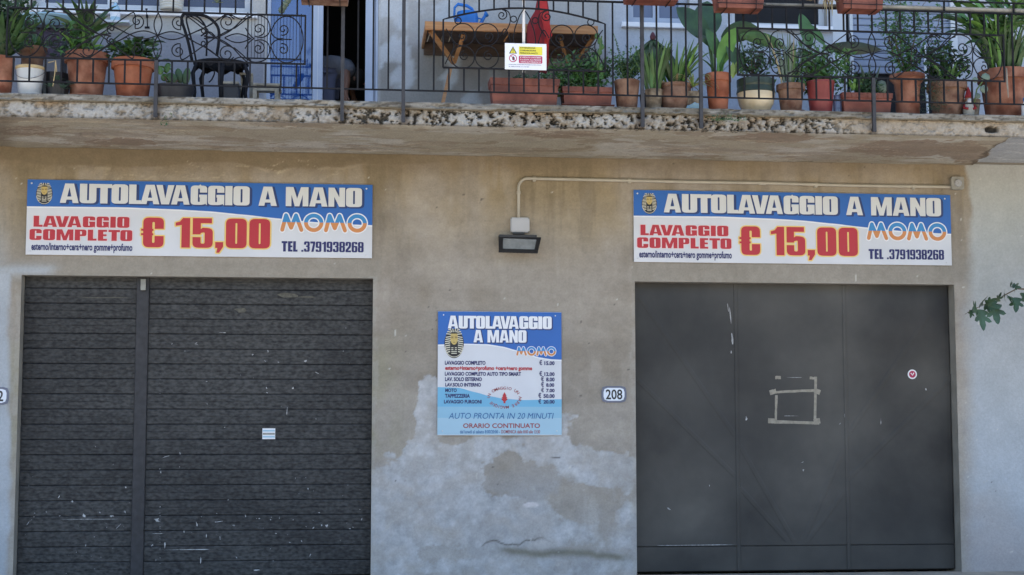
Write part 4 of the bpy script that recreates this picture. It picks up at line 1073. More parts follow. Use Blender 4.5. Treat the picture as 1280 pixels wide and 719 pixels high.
a = MB(); a.add([(x, -.0008, z) for x, z in rpoly([(X(.335), Z(.755), .01), (X(.90), Z(.755), .01), (X(.90), Z(.47), .01), (X(.335), Z(.47), .01)])], [tuple(range(24))]); a.build('red_field', M_mag, root, local=True)
a = MB(); a.add([(X(.10), -.0008, Z(.395)), (X(.29), -.0008, Z(.395)), (X(.195), -.0008, Z(.12))], [(0, 1, 2)]); a.build('warning_triangle', M_blk, root, local=True)
a = MB(); a.add([(X(.13), -.0014, Z(.375)), (X(.26), -.0014, Z(.375)), (X(.195), -.0014, Z(.175))], [(0, 1, 2)]); a.build('warning_triangle', M_py, root, local=True)
a = MB(); stroke(a, [(X(.195), Z(.23)), (X(.195), Z(.31))], X(.018), -.002); disc(a, X(.195), Z(.35), X(.01), X(.01), -.002, 8); a.build('exclamation_mark', M_blk, root, local=True)
a = MB(); disc(a, X(.195), Z(.575), X(.095), X(.095), -.0008); a.build('prohibition_ring', M_mag, root, local=True)
a = MB(); disc(a, X(.195), Z(.575), X(.075), X(.075), -.0014); a.build('prohibition_ring', M_hwhite, root, local=True)
a = MB(); disc(a, X(.205), Z(.595), X(.03), X(.04), -.002)
for k in range(4): stroke(a, [(X(.185 + k * .013), Z(.58)), (X(.182 + k * .014), Z(.505 + .012 * abs(k - 1.5)))], X(.010), -.0021)
a.build('hand_symbol', M_blk, root, local=True)
a = MB(); stroke(a, [(X(.14), Z(.48)), (X(.25), Z(.67))], X(.014), -.0026); a.build('prohibition_bar', M_mag, root, local=True)
for t_, u0, u1, v0, v1, mm_ in (('ATTENZIONE', .36, .73, .145, .195, M_blk), ('CORNICIONI', .36, .74, .245, .295, M_blk), ('PERICOLANTI', .36, .78, .345, .395, M_blk), ("E' VIETATO L'ACCESSO", .37, .87, .505, .555, M_hwhite), ('E LA SOSTA ALLE PERSONE', .37, .87, .595, .645, M_hwhite),
                           ('NON AUTORIZZATE', .38, .86, .68, .73, M_hwhite), ('SI DECLINA OGNI RESPONSABILITA PER DANNI', .09, .87, .80, .825, M_navy), ('A PERSONE O COSE', .09, .58, .88, .905, M_navy)):
    a = MB(); plain(a, t_, X(u0), X(u1), Z(v1), Z(v0), -.0026, .02); a.build('print_line', mm_, root, local=True)

# house numbers
def house_number(cx, cy, wpx, hpx, text, label, tx0, tx1):
    c = W(cx, cy, -.012); s = pxm(cx, cy); hw, hh = wpx * s / 2, hpx * s / 2
    root = thing('house_number', (c.x, -.012, c.z), label, 'house number')
    o = MB().prism(rpoly([(-hw, -hh, hw * .38), (hw, -hh, hw * .38), (hw, hh, hw * .38), (-hw, hh, hw * .38)], 2), 0, .010).build('rim', M_enb, root, local=True)
    k = .84; kk = .78
    MB().prism(rpoly([(-hw * k, -hh * kk, hw * .34), (hw * k, -hh * kk, hw * .34), (hw * k, hh * kk, hw * .34), (-hw * k, hh * kk, hw * .34)], 2), -.0022, .0).build('plate', M_enam, root, local=True)
    a = MB(); plain(a, text, tx0 * s, tx1 * s, -hh * .58, hh * .58, -.003, .02); a.build('digits', M_blk, root, local=True)
house_number(767.5, 493, 31.5, 20.5, '208', 'oval white enamel house number 208 left of the plain metal garage door', -10.5, 10.5)
house_number(-5.5, 495, 31.5, 22, '2', 'enamel house number plate ending in 2, cut off by the left edge of the photo', 2.5, 9.5)

# ================================================================== FLOODLIGHT, CONDUIT, BOXES
s = pxm(650, 290)
c = W(649.5, 282, 0)
jb = thing('junction_box', (c.x, 0, c.z), 'light grey square junction box above the black floodlight', 'junction box')
hw = 11.8 * s; hh = 9.2 * s
MB().prism(rpoly([(-hw, -hh, .012), (hw, -hh, .012), (hw, hh, .012), (-hw, hh, .012)], 3), -.045, -.004).build('box_body', M_box, jb, local=True)
MB().prism(rpoly([(-hw * .9, -hh * .88, .01), (hw * .9, -hh * .88, .01), (hw * .9, hh * .88, .01), (-hw * .9, hh * .88, .01)], 3), -.052, -.046).build('lid', M_box, jb, local=True)
for u in (-1, 1):
    for v in (-1, 1):
        m = MB().lathe([(.006, 0), (0, .003)], seg=8); m.v = [(u * hw * .93 + a, -.046 - c_, v * hh * .90 + b) for a, b, c_ in m.v]; m.build('screw', M_boxd, jb, local=True)
# floodlight: tilted slab with glass
fl = thing('floodlight', (W(650, 300, 0).x, 0, W(650, 300, 0).z), 'black rectangular floodlight tilted down under the grey junction box', 'floodlight')
yf, yb_ = -.20, -.05
A = [W(623.5, 295, -.10), W(676.5, 297.5, -.10), W(672.5, 314.5, -.185), W(623.5, 313.2, -.185)]
A = [Vector(p) for p in A]
nrm = (A[1] - A[0]).cross(A[3] - A[0]).normalized()
if nrm.y > 0: nrm = -nrm
def quadbox(P, t0, t1, n): return [p + n * t0 for p in P] + [p + n * t1 for p in P]
BF = [(0, 1, 2, 3), (7, 6, 5, 4), (0, 4, 5, 1), (1, 5, 6, 2), (2, 6, 7, 3), (3, 7, 4, 0)]
def lerp4(P, u0, u1, v0, v1):
    f = lambda u, v: (P[0] * (1 - u) + P[1] * u) * (1 - v) + (P[3] * (1 - u) + P[2] * u) * v
    return [f(u0, v0), f(u1, v0), f(u1, v1), f(u0, v1)]
hb = MB().add(quadbox(A, -.028, 0, nrm), BF)
for (u0, u1, v0, v1) in ((0, 1, 0, .16), (0, 1, .90, 1), (0, .10, .16, .90), (.90, 1, .16, .90)): hb.add(quadbox(lerp4(A, u0, u1, v0, v1), .0005, .008, nrm), BF)
for k in range(9): hb.add(quadbox(lerp4(A, .12 + k * .09, .14 + k * .09, .1, .9), -.05, -.0285, nrm), BF)
hb.build('housing', M_lampb, fl)
MB().add(quadbox(lerp4(A, .10, .90, .16, .90), .0008, .003, nrm), BF).build('glass', M_lampg, fl)
tl = W(624, 295.5, -.115); tr = W(671, 297.5, -.115)
MB().box(tl.x, tr.x, -.118, -.04, tl.z - .006, tl.z + .016).build('top_bracket', M_lampb, fl)
c2_ = W(648, 293, 0); MB().box(c2_.x - .05, c2_.x + .05, -.06, -.0, c2_.z - .005, c2_.z + .012).build('bracket', M_lampb, fl)
# conduit
yc = -.028
def cw(px, py): return W(px, py, yc)
pts = [cw(648.3, 273), cw(648.3, 232)]
e = cw(660, 223.2); s_ = cw(648.3, 234); R_ = abs(e.x - s_.x)
pts = [cw(648.3, 273)] + [Vector((e.x - R_ * cos(t), yc, e.z - R_ + R_ * sin(t))) for t in [pi / 2 * k / 8 for k in range(9)]]
for q in (760, 860, 960, 1060, 1130, 1188):
    pts.append(cw(q, 223.2 + (q - 660) * (234.2 - 223.2) / 528 + .4 * sin(q / 40)))
ct = thing('conduit', (cw(900, 229).x, 0, cw(900, 229).z), 'beige electrical conduit running from the floodlight along the wall to the round box', 'conduit')
o = MB().tube(pts, .0135, 10).build('pipe', M_pvc, ct, smooth=True)
for q, yy in ((668, 223.4), (787, 225.8), (1020, 231.0), (1142, 233.4)):
    p = cw(q, yy); MB().tube([(p.x - .014, yc, p.z), (p.x + .014, yc, p.z)], .0185, 10).box(p.x - .012, p.x + .012, yc, -.001, p.z - .024, p.z + .010).build('clip', M_pvc, ct)
for yy in (241,): p = cw(648.3, yy); MB().tube([(p.x, yc, p.z - .013), (p.x, yc, p.z + .013)], .0185, 10).build('clip', M_pvc, ct)
p = cw(953, 229.3); MB().tube([(p.x - .03, yc, p.z), (p.x + .03, yc, p.z)], .017, 10).build('coupling', M_pvc, ct)
c = W(1194.5, 230, 0); s = pxm(1194, 230)
j2 = thing('junction_box', (c.x, 0, c.z), 'weathered square box with a round cover where the conduit ends', 'junction box')
MB().prism(rpoly([(-8.2 * s, -8 * s, .02), (8.2 * s, -8 * s, .02), (8.2 * s, 8 * s, .02), (-8.2 * s, 8 * s, .02)], 3), -.05, -.004).build('box_body', M_boxd, j2, local=True)
m = MB().lathe([(4.6 * s, 0), (4.4 * s, .012), (3.4 * s, .016), (3.2 * s, .010), (0, .010)], seg=20); m.v = [(a + .4 * s, -.05 - c_, b) for a, b, c_ in m.v]; m.build('round_cover', M_box, j2, local=True, smooth=False)
m = MB().tube([(-.008, -.062, -.012), (.006, -.062, 0), (-.006, -.062, .012)], .0025, 4).build('screw', M_boxd, j2, local=True)
# ================================================================== BALCONY RAILING
def rp(px, py, y=None): return W(px, py, YR if y is None else y)
rail = thing('balcony_railing', (W(640, 130, YR).x, YR, ZLT), 'black wrought iron balcony railing with scroll panels and thin bars', 'railing')
zBot = rp(640, 116).z; zHand = rp(1000, 9.5).z; zTopA = rp(196, 14).z; zLowA = rp(196, 75).z
zTopC = rp(1090, 40.5).z; zLowC = rp(1090, 98.5).z; zTopU = rp(1200, 2.2).z
zTop_panel = (zTopA + zTopC) / 2; zLow_panel = (zLowA + zLowC) / 2
X0r = rp(196, 60).x; X1r = rp(1091, 80).x; dX = (X1r - X0r) / 48
XA = (rp(9, 40).x, rp(381.5, 45).x); XM = (rp(554, 50).x, rp(756.5, 60).x); XC = (rp(922, 70).x, rp(1255, 75).x)
xl, xr = XS[0] - .1, XS[-1] + .1
MB().box(xl, xr, YR - .006, YR + .006, zBot - .006, zBot + .006).build('bottom_rail', M_iron, rail)
MB().box(xl, xr, YR - .012, YR + .012, zHand - .006, zHand + .006).build('handrail', M_iron, rail)
MB().box(xl, xr, YR - .010, YR + .010, zTopU - .005, zTopU + .005).build('top_rail', M_iron, rail)
def inpanel(x):
    for k, (a, b) in enumerate((XA, XM, XC)):
        if a < x < b: return k
    return -1
def archz(x):
    u = (x - XM[0]) / (XM[1] - XM[0]); zl, zr = rp(554, 24.5).z, rp(756.5, 30).z; zm = rp(648, 10.2).z
    zl = zr = (zl + zr) / 2
    return zl + (zm - zl) * sin(pi * min(1, max(0, u))) ** .9
cache = {}
def rod(x, z0, z1, r=.0065):
    k = (round(z1 - z0, 3), r)
    if k not in cache:
        cache[k] = MB().box(-r, r, -r, r, 0, z1 - z0).build('baluster', M_iron, rail, local=True); o = cache[k]
    else: o = copyob(cache[k], rail)
    put(o, rail, x, YR, z0)
posts = (0, 12, 16, 32, 36, 48)
pc = None
for i in range(-14, 62):
    x = X0r + dX * i
    if not (xl < x < xr): continue
    if i in posts:
        full = i not in (0, 48)
        z1 = zTopU if full else zLow_panel
        m = MB().box(-.014, .014, -.014, .014, rp(640, 158).z - ZLT + .015, z1 - ZLT)
        m.tube([(0, .0, rp(640, 152).z - ZLT + .015), (0, .05, rp(640, 154).z - ZLT + .015)], .012, 6)
        o = m.build('post', M_post, rail, local=True); put(o, rail, x, YR, ZLT)
        if full: continue
    k = inpanel(x)
    if k < 0: rod(x, zBot + .006, zHand - .006)
    else:
        if i not in posts: rod(x, zBot + .006, zLow_panel - .006)
        zt = archz(x) if k == 1 else zTop_panel
        rod(x, zt + .006, zHand - .006)
for i in range(-12, 62, 5):
    x = X0r + dX * i + .02
    if xl < x < xr: rod(x, zHand + .006, zTopU - .005)
# scroll work ------------------------------------------------------
def spiral(cx, cy, r0, r1, a0, turns, n=26):
    """polyline from outside (radius r0, angle a0) to inside"""
    return [(cx + (r0 + (r1 - r0) * (k / n)) * cos(a0 + 2 * pi * turns * k / n), cy + (r0 + (r1 - r0) * (k / n)) * sin(a0 + 2 * pi * turns * k / n)) for k in range(n + 1)]
def catmull(P, n=8):
    out = []; P = [P[0]] + list(P) + [P[-1]]
    for i in range(1, len(P) - 2):
        for k in range(n):
            t = k / n; a, b, c, d = P[i - 1:i + 3]
            out.append(tuple(.5 * (2 * b[j] + (c[j] - a[j]) * t + (2 * a[j] - 5 * b[j] + 4 * c[j] - d[j]) * t * t + (3 * b[j] - a[j] - 3 * c[j] + d[j]) * t ** 3) for j in (0, 1)))
    out.append(P[-2]); return out
def petal(x0, y0, x1, y1, w_):
    d = Vector((x1 - x0, y1 - y0)); n_ = Vector((-d.y, d.x)).normalized()
    f = lambda s: [(x0 + d.x * t + n_.x * s * w_ * sin(pi * t), y0 + d.y * t + n_.y * s * w_ * sin(pi * t)) for t in [k / 14 for k in range(15)]]
    return [f(1), f(-1)]
def motif():
    """right half of the big scroll panel, units = photo px from the panel centre, y down"""
    L = []
    L += petal(0, 0, 0, -29, 5) + petal(0, 0, 0, 29, 5) + petal(0, -1, 35, -1, 5)
    L.append([(0, 0), (-2, 0)])
    for s in (-1, 1):
        # long S: spiral, crossing, spiral on the other side
        sp = spiral(26, 18 * s, 9.5, 1.5, -s * pi * .42, -s * 1.55)
        a = list(reversed(sp))
        mid = catmull([sp[0], (30, 28 * s), (42, 22 * s), (57, 11 * s), (74, -1 * s), (88, -9 * s), (97, -13 * s)])
        e = spiral(87, -20 * s, 11, 1.5, s * .55, s * 1.5)
        L.append(a + mid[1:] + e)
        L.append(catmull([(38, 2 * s), (50, 8 * s), (66, 16 * s), (78, 25 * s), (90, 29 * s), (104, 24 * s), (118, 27 * s)]))
        L.append(catmull([(35, -1), (48, -7 * s), (57, -11 * s), (74, -22 * s), (86, -29.5 * s), (96, -24 * s)]))
        L.append(spiral(58, 7.5 * s, 6, 1.2, -s * pi * .5, s * 1.3) )
        L.append(catmull([(58, 1.5 * s), (68, .5 * s), (78, 2 * s), (92, 10 * s), (104, 22 * s), (112, 29 * s)]))
        L.append(catmull([(96, -12 * s), (106, -20 * s), (116, -28 * s), (126, -29.5 * s), (137, -25 * s), (141, -15 * s), (139, -6 * s), (131, -1.5 * s), (122, -3 * s)]) )
        L.append(spiral(127, 12 * s, 8.5, 1.3, -pi * .5 * s, s * 1.45))
        L.append(catmull([(121, 0), (115, 5 * s), (110, 13 * s)]))
        L.append(spiral(158, 12.5 * s, 7.5, 1.3, -pi * .62 * s, s * 1.35))
        L.append(catmull([(141, -14 * s), (144, -6 * s), (150, -1 * s), (158, -1 * s)]))
    L += petal(84, 0, 117, 0, 5.5)
    L.append([(162.5 + 21 * cos(t), 30 * .98 * sin(t)) for t in [2 * pi * k / 36 for k in range(37)]])
    L.append([(158, 0), (169, 0)])
    return L
def panel(x0, x1, z0, z1, name='scroll_panel'):
    fr = MB(); b = .0065
    fr.box(x0, x1, YR - b, YR + b, z1 - b, z1 + b).box(x0, x1, YR - b, YR + b, z0 - b, z0 + b).box(x0 - b, x0 + b, YR - b - .001, YR + b + .001, z0 - b, z1 + b).box(x1 - b, x1 + b, YR - b - .001, YR + b + .001, z0 - b, z1 + b)
    return fr.build(name, M_iron, rail)
pA = pC = None
for (x0, x1) in (XA, XC):
    pn = panel(x0, x1, zLow_panel, zTop_panel)
    cxp, czp = (x0 + x1) / 2, (zLow_panel + zTop_panel) / 2; kx = (x1 - x0) / 2 / 186; kz = (zTop_panel - zLow_panel) / 2 / 30.5
    for j, line in enumerate(motif()):
        for s in (1, -1):
            if s == -1 and j in (0, 1, 2, 3, 6): continue
            MB().tube([(cxp + s * u * kx, YR + (.002 if j % 2 else -.002), czp - v * kz) for u, v in line], .0050, 5).build('scroll', M_iron, pn)
# middle arched panel
pm = MB(); b = .0065; zl_ = zLow_panel
zl_ = rp(655, 87).z
pts = [(XM[0], YR, zl_), (XM[0], YR, archz(XM[0]))] + [(XM[0] + (XM[1] - XM[0]) * k / 24, YR, archz(XM[0] + (XM[1] - XM[0]) * k / 24)) for k in range(1, 24)] + [(XM[1], YR, archz(XM[1])), (XM[1], YR, zl_)]
pm.tube(pts, .008, 6).tube([(XM[0], YR, zl_), (XM[1], YR, zl_)], .008, 6)
pmo = pm.build('scroll_panel', M_iron, rail)
def sc(line, r=.0048, y=0): MB().tube([(rp(u, v).x, YR + y, rp(u, v).z) for u, v in line], r, 5).build('scroll', M_iron, pmo)
circ = lambda cx, cy, r, n=24, ry=None: [(cx + r * cos(2 * pi * k / n), cy + (ry or r) * sin(2 * pi * k / n)) for k in range(n + 1)]
for s in (-1, 1):
    c0 = 655.5
    M = lambda u: c0 + s * u; sk_ = 1.8 if s == 1 else 0
    sc([(M(u), v + sk_) for u, v in spiral(28, 19, 7, 1.3, -pi * .5, -1.5)])
    sc([(M(u), v + sk_) for u, v in catmull([(28, 11.5), (20, 15), (17.5, 24), (20, 34), (27, 44)])])
    sc([(M(u), v + sk_) for u, v in circ(13.5, 24, 3.8, 14)])
    sc([(M(u), v + sk_) for u, v in catmull([(1, 12), (6, 20), (9, 28), (12, 37), (14, 50), (12, 62)])])
    sc([(M(u), v + sk_) for u, v in catmull([(31, 46), (24, 36), (18, 50), (17, 66), (24, 82)])], y=.003)
    sc([(M(u), v + sk_) for u, v in circ(83, 26, 4, 14)])
    for cx in (47, 77):
        sc([(M(u), v + sk_) for u, v in circ(cx, 43.5, 14.5, 26, 14)], y=-.002 if cx > 60 else .002)
        sc([(M(u), v + sk_) for u, v in spiral(cx - (2 if cx < 60 else -1), 46, 6.5, 1.2, pi * .5, 1.35)])
        sc([(M(u), v + sk_) for u, v in circ(cx, 71.5, 14.5, 26, 14)], y=.002 if cx > 60 else -.002)
        sc([(M(u), v + sk_) for u, v in spiral(cx - 2, 70, 6.5, 1.2, -pi * .5, 1.35)])
    sc([(M(u), v + sk_) for u, v in catmull([(98, 36), (92, 45), (88, 58), (94, 70), (99, 80)])], y=.002)

# pole tied to the railing behind the warning sign
pl = thing('white_pole', (rp(655, 100).x, YR + .03, ZLT), 'thin white pole standing behind the small warning sign on the balcony', 'pole')
MB().tube([(rp(655, 60).x, YR + .022, rp(655, 90).z), (rp(655, 0).x, YR + .022, zTopU + .35)], .0125, 10).build('shaft', M_pole, pl, smooth=True)
wp = thing('wooden_pole', (rp(1150, 10).x, YR, zHand), 'pale wooden pole lying along the top of the railing on the right', 'pole')
MB().tube([(rp(950, 3).x, YR + .03, zHand + .024), (rp(1010, 5).x, YR + .03, zHand + .026), (rp(1110, 5).x, YR + .03, zHand + .032), (xr, YR + .03, zHand + .034)], [.014, .016, .020, .022], 8).build('shaft', M_woodg, wp, smooth=True)

# ================================================================== POTS AND PLANTS
YP = YS + .06
def depth_for(rpx, px):                 # centre depth so that the pot's front stands just behind the railing
    return YS + .05 + rpx * .0063
def ribbon_leaf(parent, base, az, L, el, droop, wd, m, fold=.2, name='leaf', n=7, shape='strap', twist=0., face=0.):
    pts = []; p = Vector(base); e = el; ws = []
    for k in range(n + 1):
        t = k / n; pts.append(p.copy())
        d = Vector((cos(az) * cos(e), sin(az) * cos(e), sin(e))); p = p + d * (L / n); e -= droop / n * (0.4 + 1.2 * t)
        if shape == 'strap': ws.append(wd * (.55 + .45 * min(1, t * 3)) * (1 - t ** 3) + .0008)
        elif shape == 'oval': ws.append(wd * sin(pi * min(1, t * .97 + .03)) ** .75 + .001)
        else: ws.append(wd * (1 - t) + .0008)
    side = Vector((-sin(az + twist), cos(az + twist), 0)); d0 = Vector((cos(az) * cos(el), sin(az) * cos(el), sin(el)))
    side = side * (1 - face) + Vector((d0.z, 0, -d0.x)) * face * (1 if side.x * d0.z >= 0 else -1)
    return MB().ribbon(pts, ws, side, fold).build(name, m, parent, smooth=True)
def leafcard(mb, p, size, nrm, asp=.5, n=0):
    """small pointed leaf, folded along the midrib"""
    nrm = nrm.normalized(); t = nrm.cross(Vector((random.uniform(-1, 1), random.uniform(-1, 1), random.uniform(-1, 1)))).normalized(); s = nrm.cross(t)
    w_ = size * asp * .5
    mb.add([p, p + t * size * .35 + s * w_ + nrm * w_ * .3, p + t * size, p + t * size * .35 - s * w_ + nrm * w_ * .3, p + t * size * .45], [(0, 1, 4), (1, 2, 4), (2, 3, 4), (3, 0, 4)])
def bush(parent, c, rx, ry, rz, n, size, m, asp=.5, stems=6, base=None, seed=0, sm_=None, clump=.6):
    R = random.Random(seed); mb = MB(); sb = MB(); base = Vector(base if base else (c[0], c[1], c[2] - rz))
    ends = []
    for k in range(stems):
        a = R.uniform(0, 2 * pi); q = R.uniform(.3, 1)
        e = Vector((c[0] + rx * q * cos(a), c[1] + ry * q * sin(a), c[2] + rz * R.uniform(-.3, .9))); ends.append(e)
        m1 = base.lerp(e, .5) + Vector((R.uniform(-.02, .02), R.uniform(-.02, .02), .02))
        sb.tube([base, m1, e], [.006, .004, .002], 4)
    for k in range(n):
        if R.random() < clump and ends:
            e = R.choice(ends); p = base.lerp(e, R.uniform(.45, 1.08)) + Vector([R.gauss(0, .22) * v for v in (rx, ry, rz)])
        else:
            while True:
                v = Vector((R.uniform(-1, 1), R.uniform(-1, 1), R.uniform(-1, 1)))
                if v.length < 1: break
            p = Vector((c[0] + v.x * rx, c[1] + v.y * ry, c[2] + v.z * rz))
        st0 = random.getstate(); random.seed(R.random())
        leafcard(mb, p, size * R.uniform(.6, 1.2), Vector((R.uniform(-1, 1), R.uniform(-1.3, .3), R.uniform(.1, 1))), asp); random.setstate(st0)
    if stems: sb.build('stem', sm_ or M_stem, parent)
    o = mb.build('foliage', m, parent); o['kind'] = 'stuff'; return o
PROF = {   # (radius fraction, height fraction)
 'classic': [(.66, 0), (.70, .03), (.88, .78), (.88, .80), (1, .80), (1.0, .83), (.99, 1), (.90, 1), (.88, .90), (.84, .88)],
 'plain': [(.72, 0), (.76, .03), (.98, .95), (1, .96), (1, 1), (.93, 1), (.91, .9)],
 'bowl': [(.55, 0), (.72, .08), (.93, .40), (.99, .70), (.94, .86), (1.02, .90), (1.02, 1), (.92, 1), (.88, .9)],
 'vase': [(.60, 0), (.64, .04), (.68, .25), (.66, .5), (.74, .80), (.95, .90), (1, .92), (1, 1), (.9, 1), (.8, .9)],
 'round': [(.50, 0), (.62, .04), (.90, .30), (1, .55), (.97, .72), (.90, .80), (.96, .83), (.96, 1), (.88, 1), (.86, .9)],
 'shallow': [(.8, 0), (.85, .05), (1, .9), (1, 1), (.93, 1), (.9, .8)],
}
def pot(x0, x1, ytop, ybot, prof, m, label, group='potted plants along the balcony edge', name='potted_plant', saucer=False, zb=None, back=0., cat='potted plant'):
    r_px = (x1 - x0) / 2; cx = (x0 + x1) / 2
    yc_ = depth_for(r_px, cx) + back
    s = pxm(cx, ytop, yc_ ); r = r_px * s * .985
    zt = W(cx, ytop, yc_ - r * .3).z; zb_ = ZLT if zb is None else zb
    c = W(cx, ytop, yc_)
    t = thing(name, (c.x, yc_, zb_), label, cat, group)
    h = zt - zb_
    o = MB().lathe([(a * r, b * h + (.012 if saucer else 0) * (1 - b)) for a, b in PROF[prof]], seg=32, wob=.006, ph=cx).build('pot', m, t, local=True); smooth_angle(o, 35)
    MB().lathe([(0, h * .90), (r * .86, h * .90)], seg=20).build('soil', M_soil, t, local=True)
    if saucer:
        o = MB().lathe([(r * .80, 0), (r * .95, .005), (r * 1.0, .028), (r * .96, .028), (r * .90, .010), (0, .010)], seg=28).build('saucer', m, t, local=True); smooth_angle(o, 35)
    return t, Vector((c.x, yc_, zb_ + h * .92)), r, s
def straps(t, base, n, L, wd, m, el=(1.0, 1.45), droop=(.4, 1.3), seed=1, spread=.03, shape='strap', az=None, ms=None, name='leaf', fold=.25):
    R = random.Random(seed)
    for k in range(n):
        a = R.uniform(0, 2 * pi) if az is None else R.uniform(*az)
        b = base + Vector((cos(a), sin(a), 0)) * R.uniform(0, spread)
        mm_ = m if not ms or R.random() > .3 else R.choice(ms)
        Lk = L * R.uniform(.65, 1.05)
        # keep the tips off the railing plane
        ribbon_leaf(t, b, a, Lk, R.uniform(*el), R.uniform(*droop), wd * R.uniform(.8, 1.15), mm_, fold=fold, shape=shape, name=name, face=R.uniform(.1, .8))
# 1 far left pot with a tall dark shrub
t, b, r, s = pot(-14, 18.5, 71, 115, 'plain', M_terra, 'terracotta pot at the far left edge with a tall dark leafy shrub')
straps(t, b, 44, 52 * s * 1.5, .020, L_dark, (.7, 1.5), (.3, 1.4), 3, .03, 'oval', ms=[L_mid])
bush(t, (b.x + .02, b.y, b.z + .32), .24, .15, .30, 900, .07, L_dark, .4, 9, b, 5)
# bucket with a bowl standing behind it
t, b, r, s = pot(20.5, 56, 83, 118, 'plain', M_buck, 'white plastic bucket with yellowed rim and wire handle standing on the balcony edge', name='bucket', cat='bucket', group=None)
MB().lathe([(r * 1.0, 0), (r * 1.04, .004), (r * 1.04, .022), (r * .98, .026)], seg=28).build('rim', M_buckr, t, local=True).location = (0, 0, b.z - t.location.z - .005)
MB().tube([(t.location.x + r * 1.03 * cos(a), t.location.y - r * 1.03 * abs(sin(a)) - .004, b.z - .01 - .085 * abs(sin(a))) for a in [pi * k / 14 for k in range(15)]], .0022, 4).build('handle', M_wire, t)
t, b, r, s = pot(23, 59, 59, 83, 'vase', M_terra2, 'terracotta bowl shaped pot raised behind the white bucket, with arching green stems', back=.26)
straps(t, b, 12, 62 * s, .012, L_mid, (1.0, 1.45), (.5, 1.9), 8, .05, ms=[L_light, L_dark])
straps(t, b, 14, 26 * s, .013, L_mid, (.6, 1.2), (.3, 1.0), 9, .04, 'oval')
# succulents on a little box between pots
def rosette(t, c, R_, n, m, seed):
    Q = random.Random(seed)
    for k in range(n):
        a = k * 2.399; e = .15 + 1.2 * k / n
        ribbon_leaf(t, c, a, R_ * (1.05 - .5 * k / n), e, .1, R_ * .20, m, fold=.3, n=4, shape='oval')
t = thing('succulent', W(72, 116, YS + .12), 'blue green succulent rosettes growing between the white bucket and the large terracotta pot', 'succulent'); t.location.z = ZLT
bx = t.location
MB().lathe([(.07, 0), (.085, .10), (.075, .10), (.07, .08)], (bx.x, bx.y + .03, ZLT), 16).build('pot', M_pbrown, t)
for (px, py, R_) in ((64, 110, .075), (78, 112, .075), (72, 100, .06), (86, 106, .05)): rosette(t, W(px, py, YS + .10), R_, 14, L_blue, px)
t = thing('succulent', W(68, 116, YS + .35), 'blue green trailing succulent in a dark pot behind the railing scrolls', 'succulent'); t.location.z = ZLT
bx = t.location
MB().lathe([(.09, 0), (.12, .24), (.11, .24), (.10, .2)], (bx.x, bx.y + .02, ZLT), 18).build('pot', M_pbrown, t)
for (px, py, R_) in ((62, 58, .08), (74, 66, .08), (66, 72, .06), (82, 62, .06), (72, 54, .05)): rosette(t, W(px, py, YS + .33), R_, 14, L_blue, px)
t = thing('watering_wand', W(68, 100, YS + .12), 'pale bent twig leaning against the pots beside the white bucket', 'twig')
MB().tube([rp(66, 108, YS + .07), rp(68.5, 92, YS + .07), rp(69.5, 76, YS + .07)], .004, 5).tube([rp(60, 78.5, YS + .07), rp(69.5, 76, YS + .07), rp(71, 90, YS + .07)], .004, 5).build('twig', M_buckr, t)
# 3 big terracotta pot with palm like plant
t, b, r, s = pot(81.5, 137, 66, 117.5, 'classic', M_terra, 'large round terracotta pot on a saucer with a thick stemmed palm like plant', saucer=True)
MB().tube([b, b + Vector((0, 0, 26 * s)), b + Vector((.01, 0, 44 * s))], [.032, .030, .02], 10).build('stem', M_stem, t, smooth=True)
straps(t, b + Vector((0, 0, 28 * s)), 26, 58 * s, .022, L_dark, (.5, 1.5), (.2, 1.2), 21, .02, ms=[L_mid])
straps(t, b + Vector((-.03, 0, 5 * s)), 14, 40 * s, .014, L_mid, (.6, 1.5), (.5, 1.6), 22, .05, ms=[L_dark, L_light])
ribbon_leaf(t, b + Vector((.06, -.02, 0)), 0.0, 78 * s, .78, .15, .020, L_blue, .3); ribbon_leaf(t, b + Vector((.05, 0, 0)), 0.05, 66 * s, 1.15, .12, .014, L_mid, .3)
bush(t, (b.x - .08, b.y, b.z + 20 * s), .15, .10, .16, 300, .055, L_mid, .6, 5, b, 6)
# 4 terracotta pot with leafy plant
t, b, r, s = pot(139.5, 194, 74.5, 120, 'classic', M_terra3, 'orange terracotta pot left of the iron chair with a broad leaved bushy plant')
R = random.Random(4)
for k in range(70):
    a = R.uniform(0, 2 * pi); q = R.uniform(0, .17)
    p = b + Vector((cos(a) * q * 1.25, sin(a) * q * .8, R.uniform(.0, .19)))
    ribbon_leaf(t, p, a, R.uniform(.07, .11), R.uniform(-.2, .9), .8, R.uniform(.026, .036), R.choice([L_mid, L_dark, L_dark]), .2, n=5, shape='oval')
bush(t, (b.x + .03, b.y, b.z + .10), .19, .12, .12, 350, .05, L_dark, .7, 6, b, 9)
for k in range(9):
    ribbon_leaf(t, W(203 + R.uniform(-6, 8), 76 + 4 * k * .8, YS + .12 + R.uniform(0, .1)), R.uniform(-.6, .6), .05, -.3, .8, .018, L_mid, .2, n=4, shape='oval')
MB().tube([b, b + Vector((.16, 0, .02)), b + Vector((.19, 0, -.12))], .004, 5).build('stem', M_stem, t)
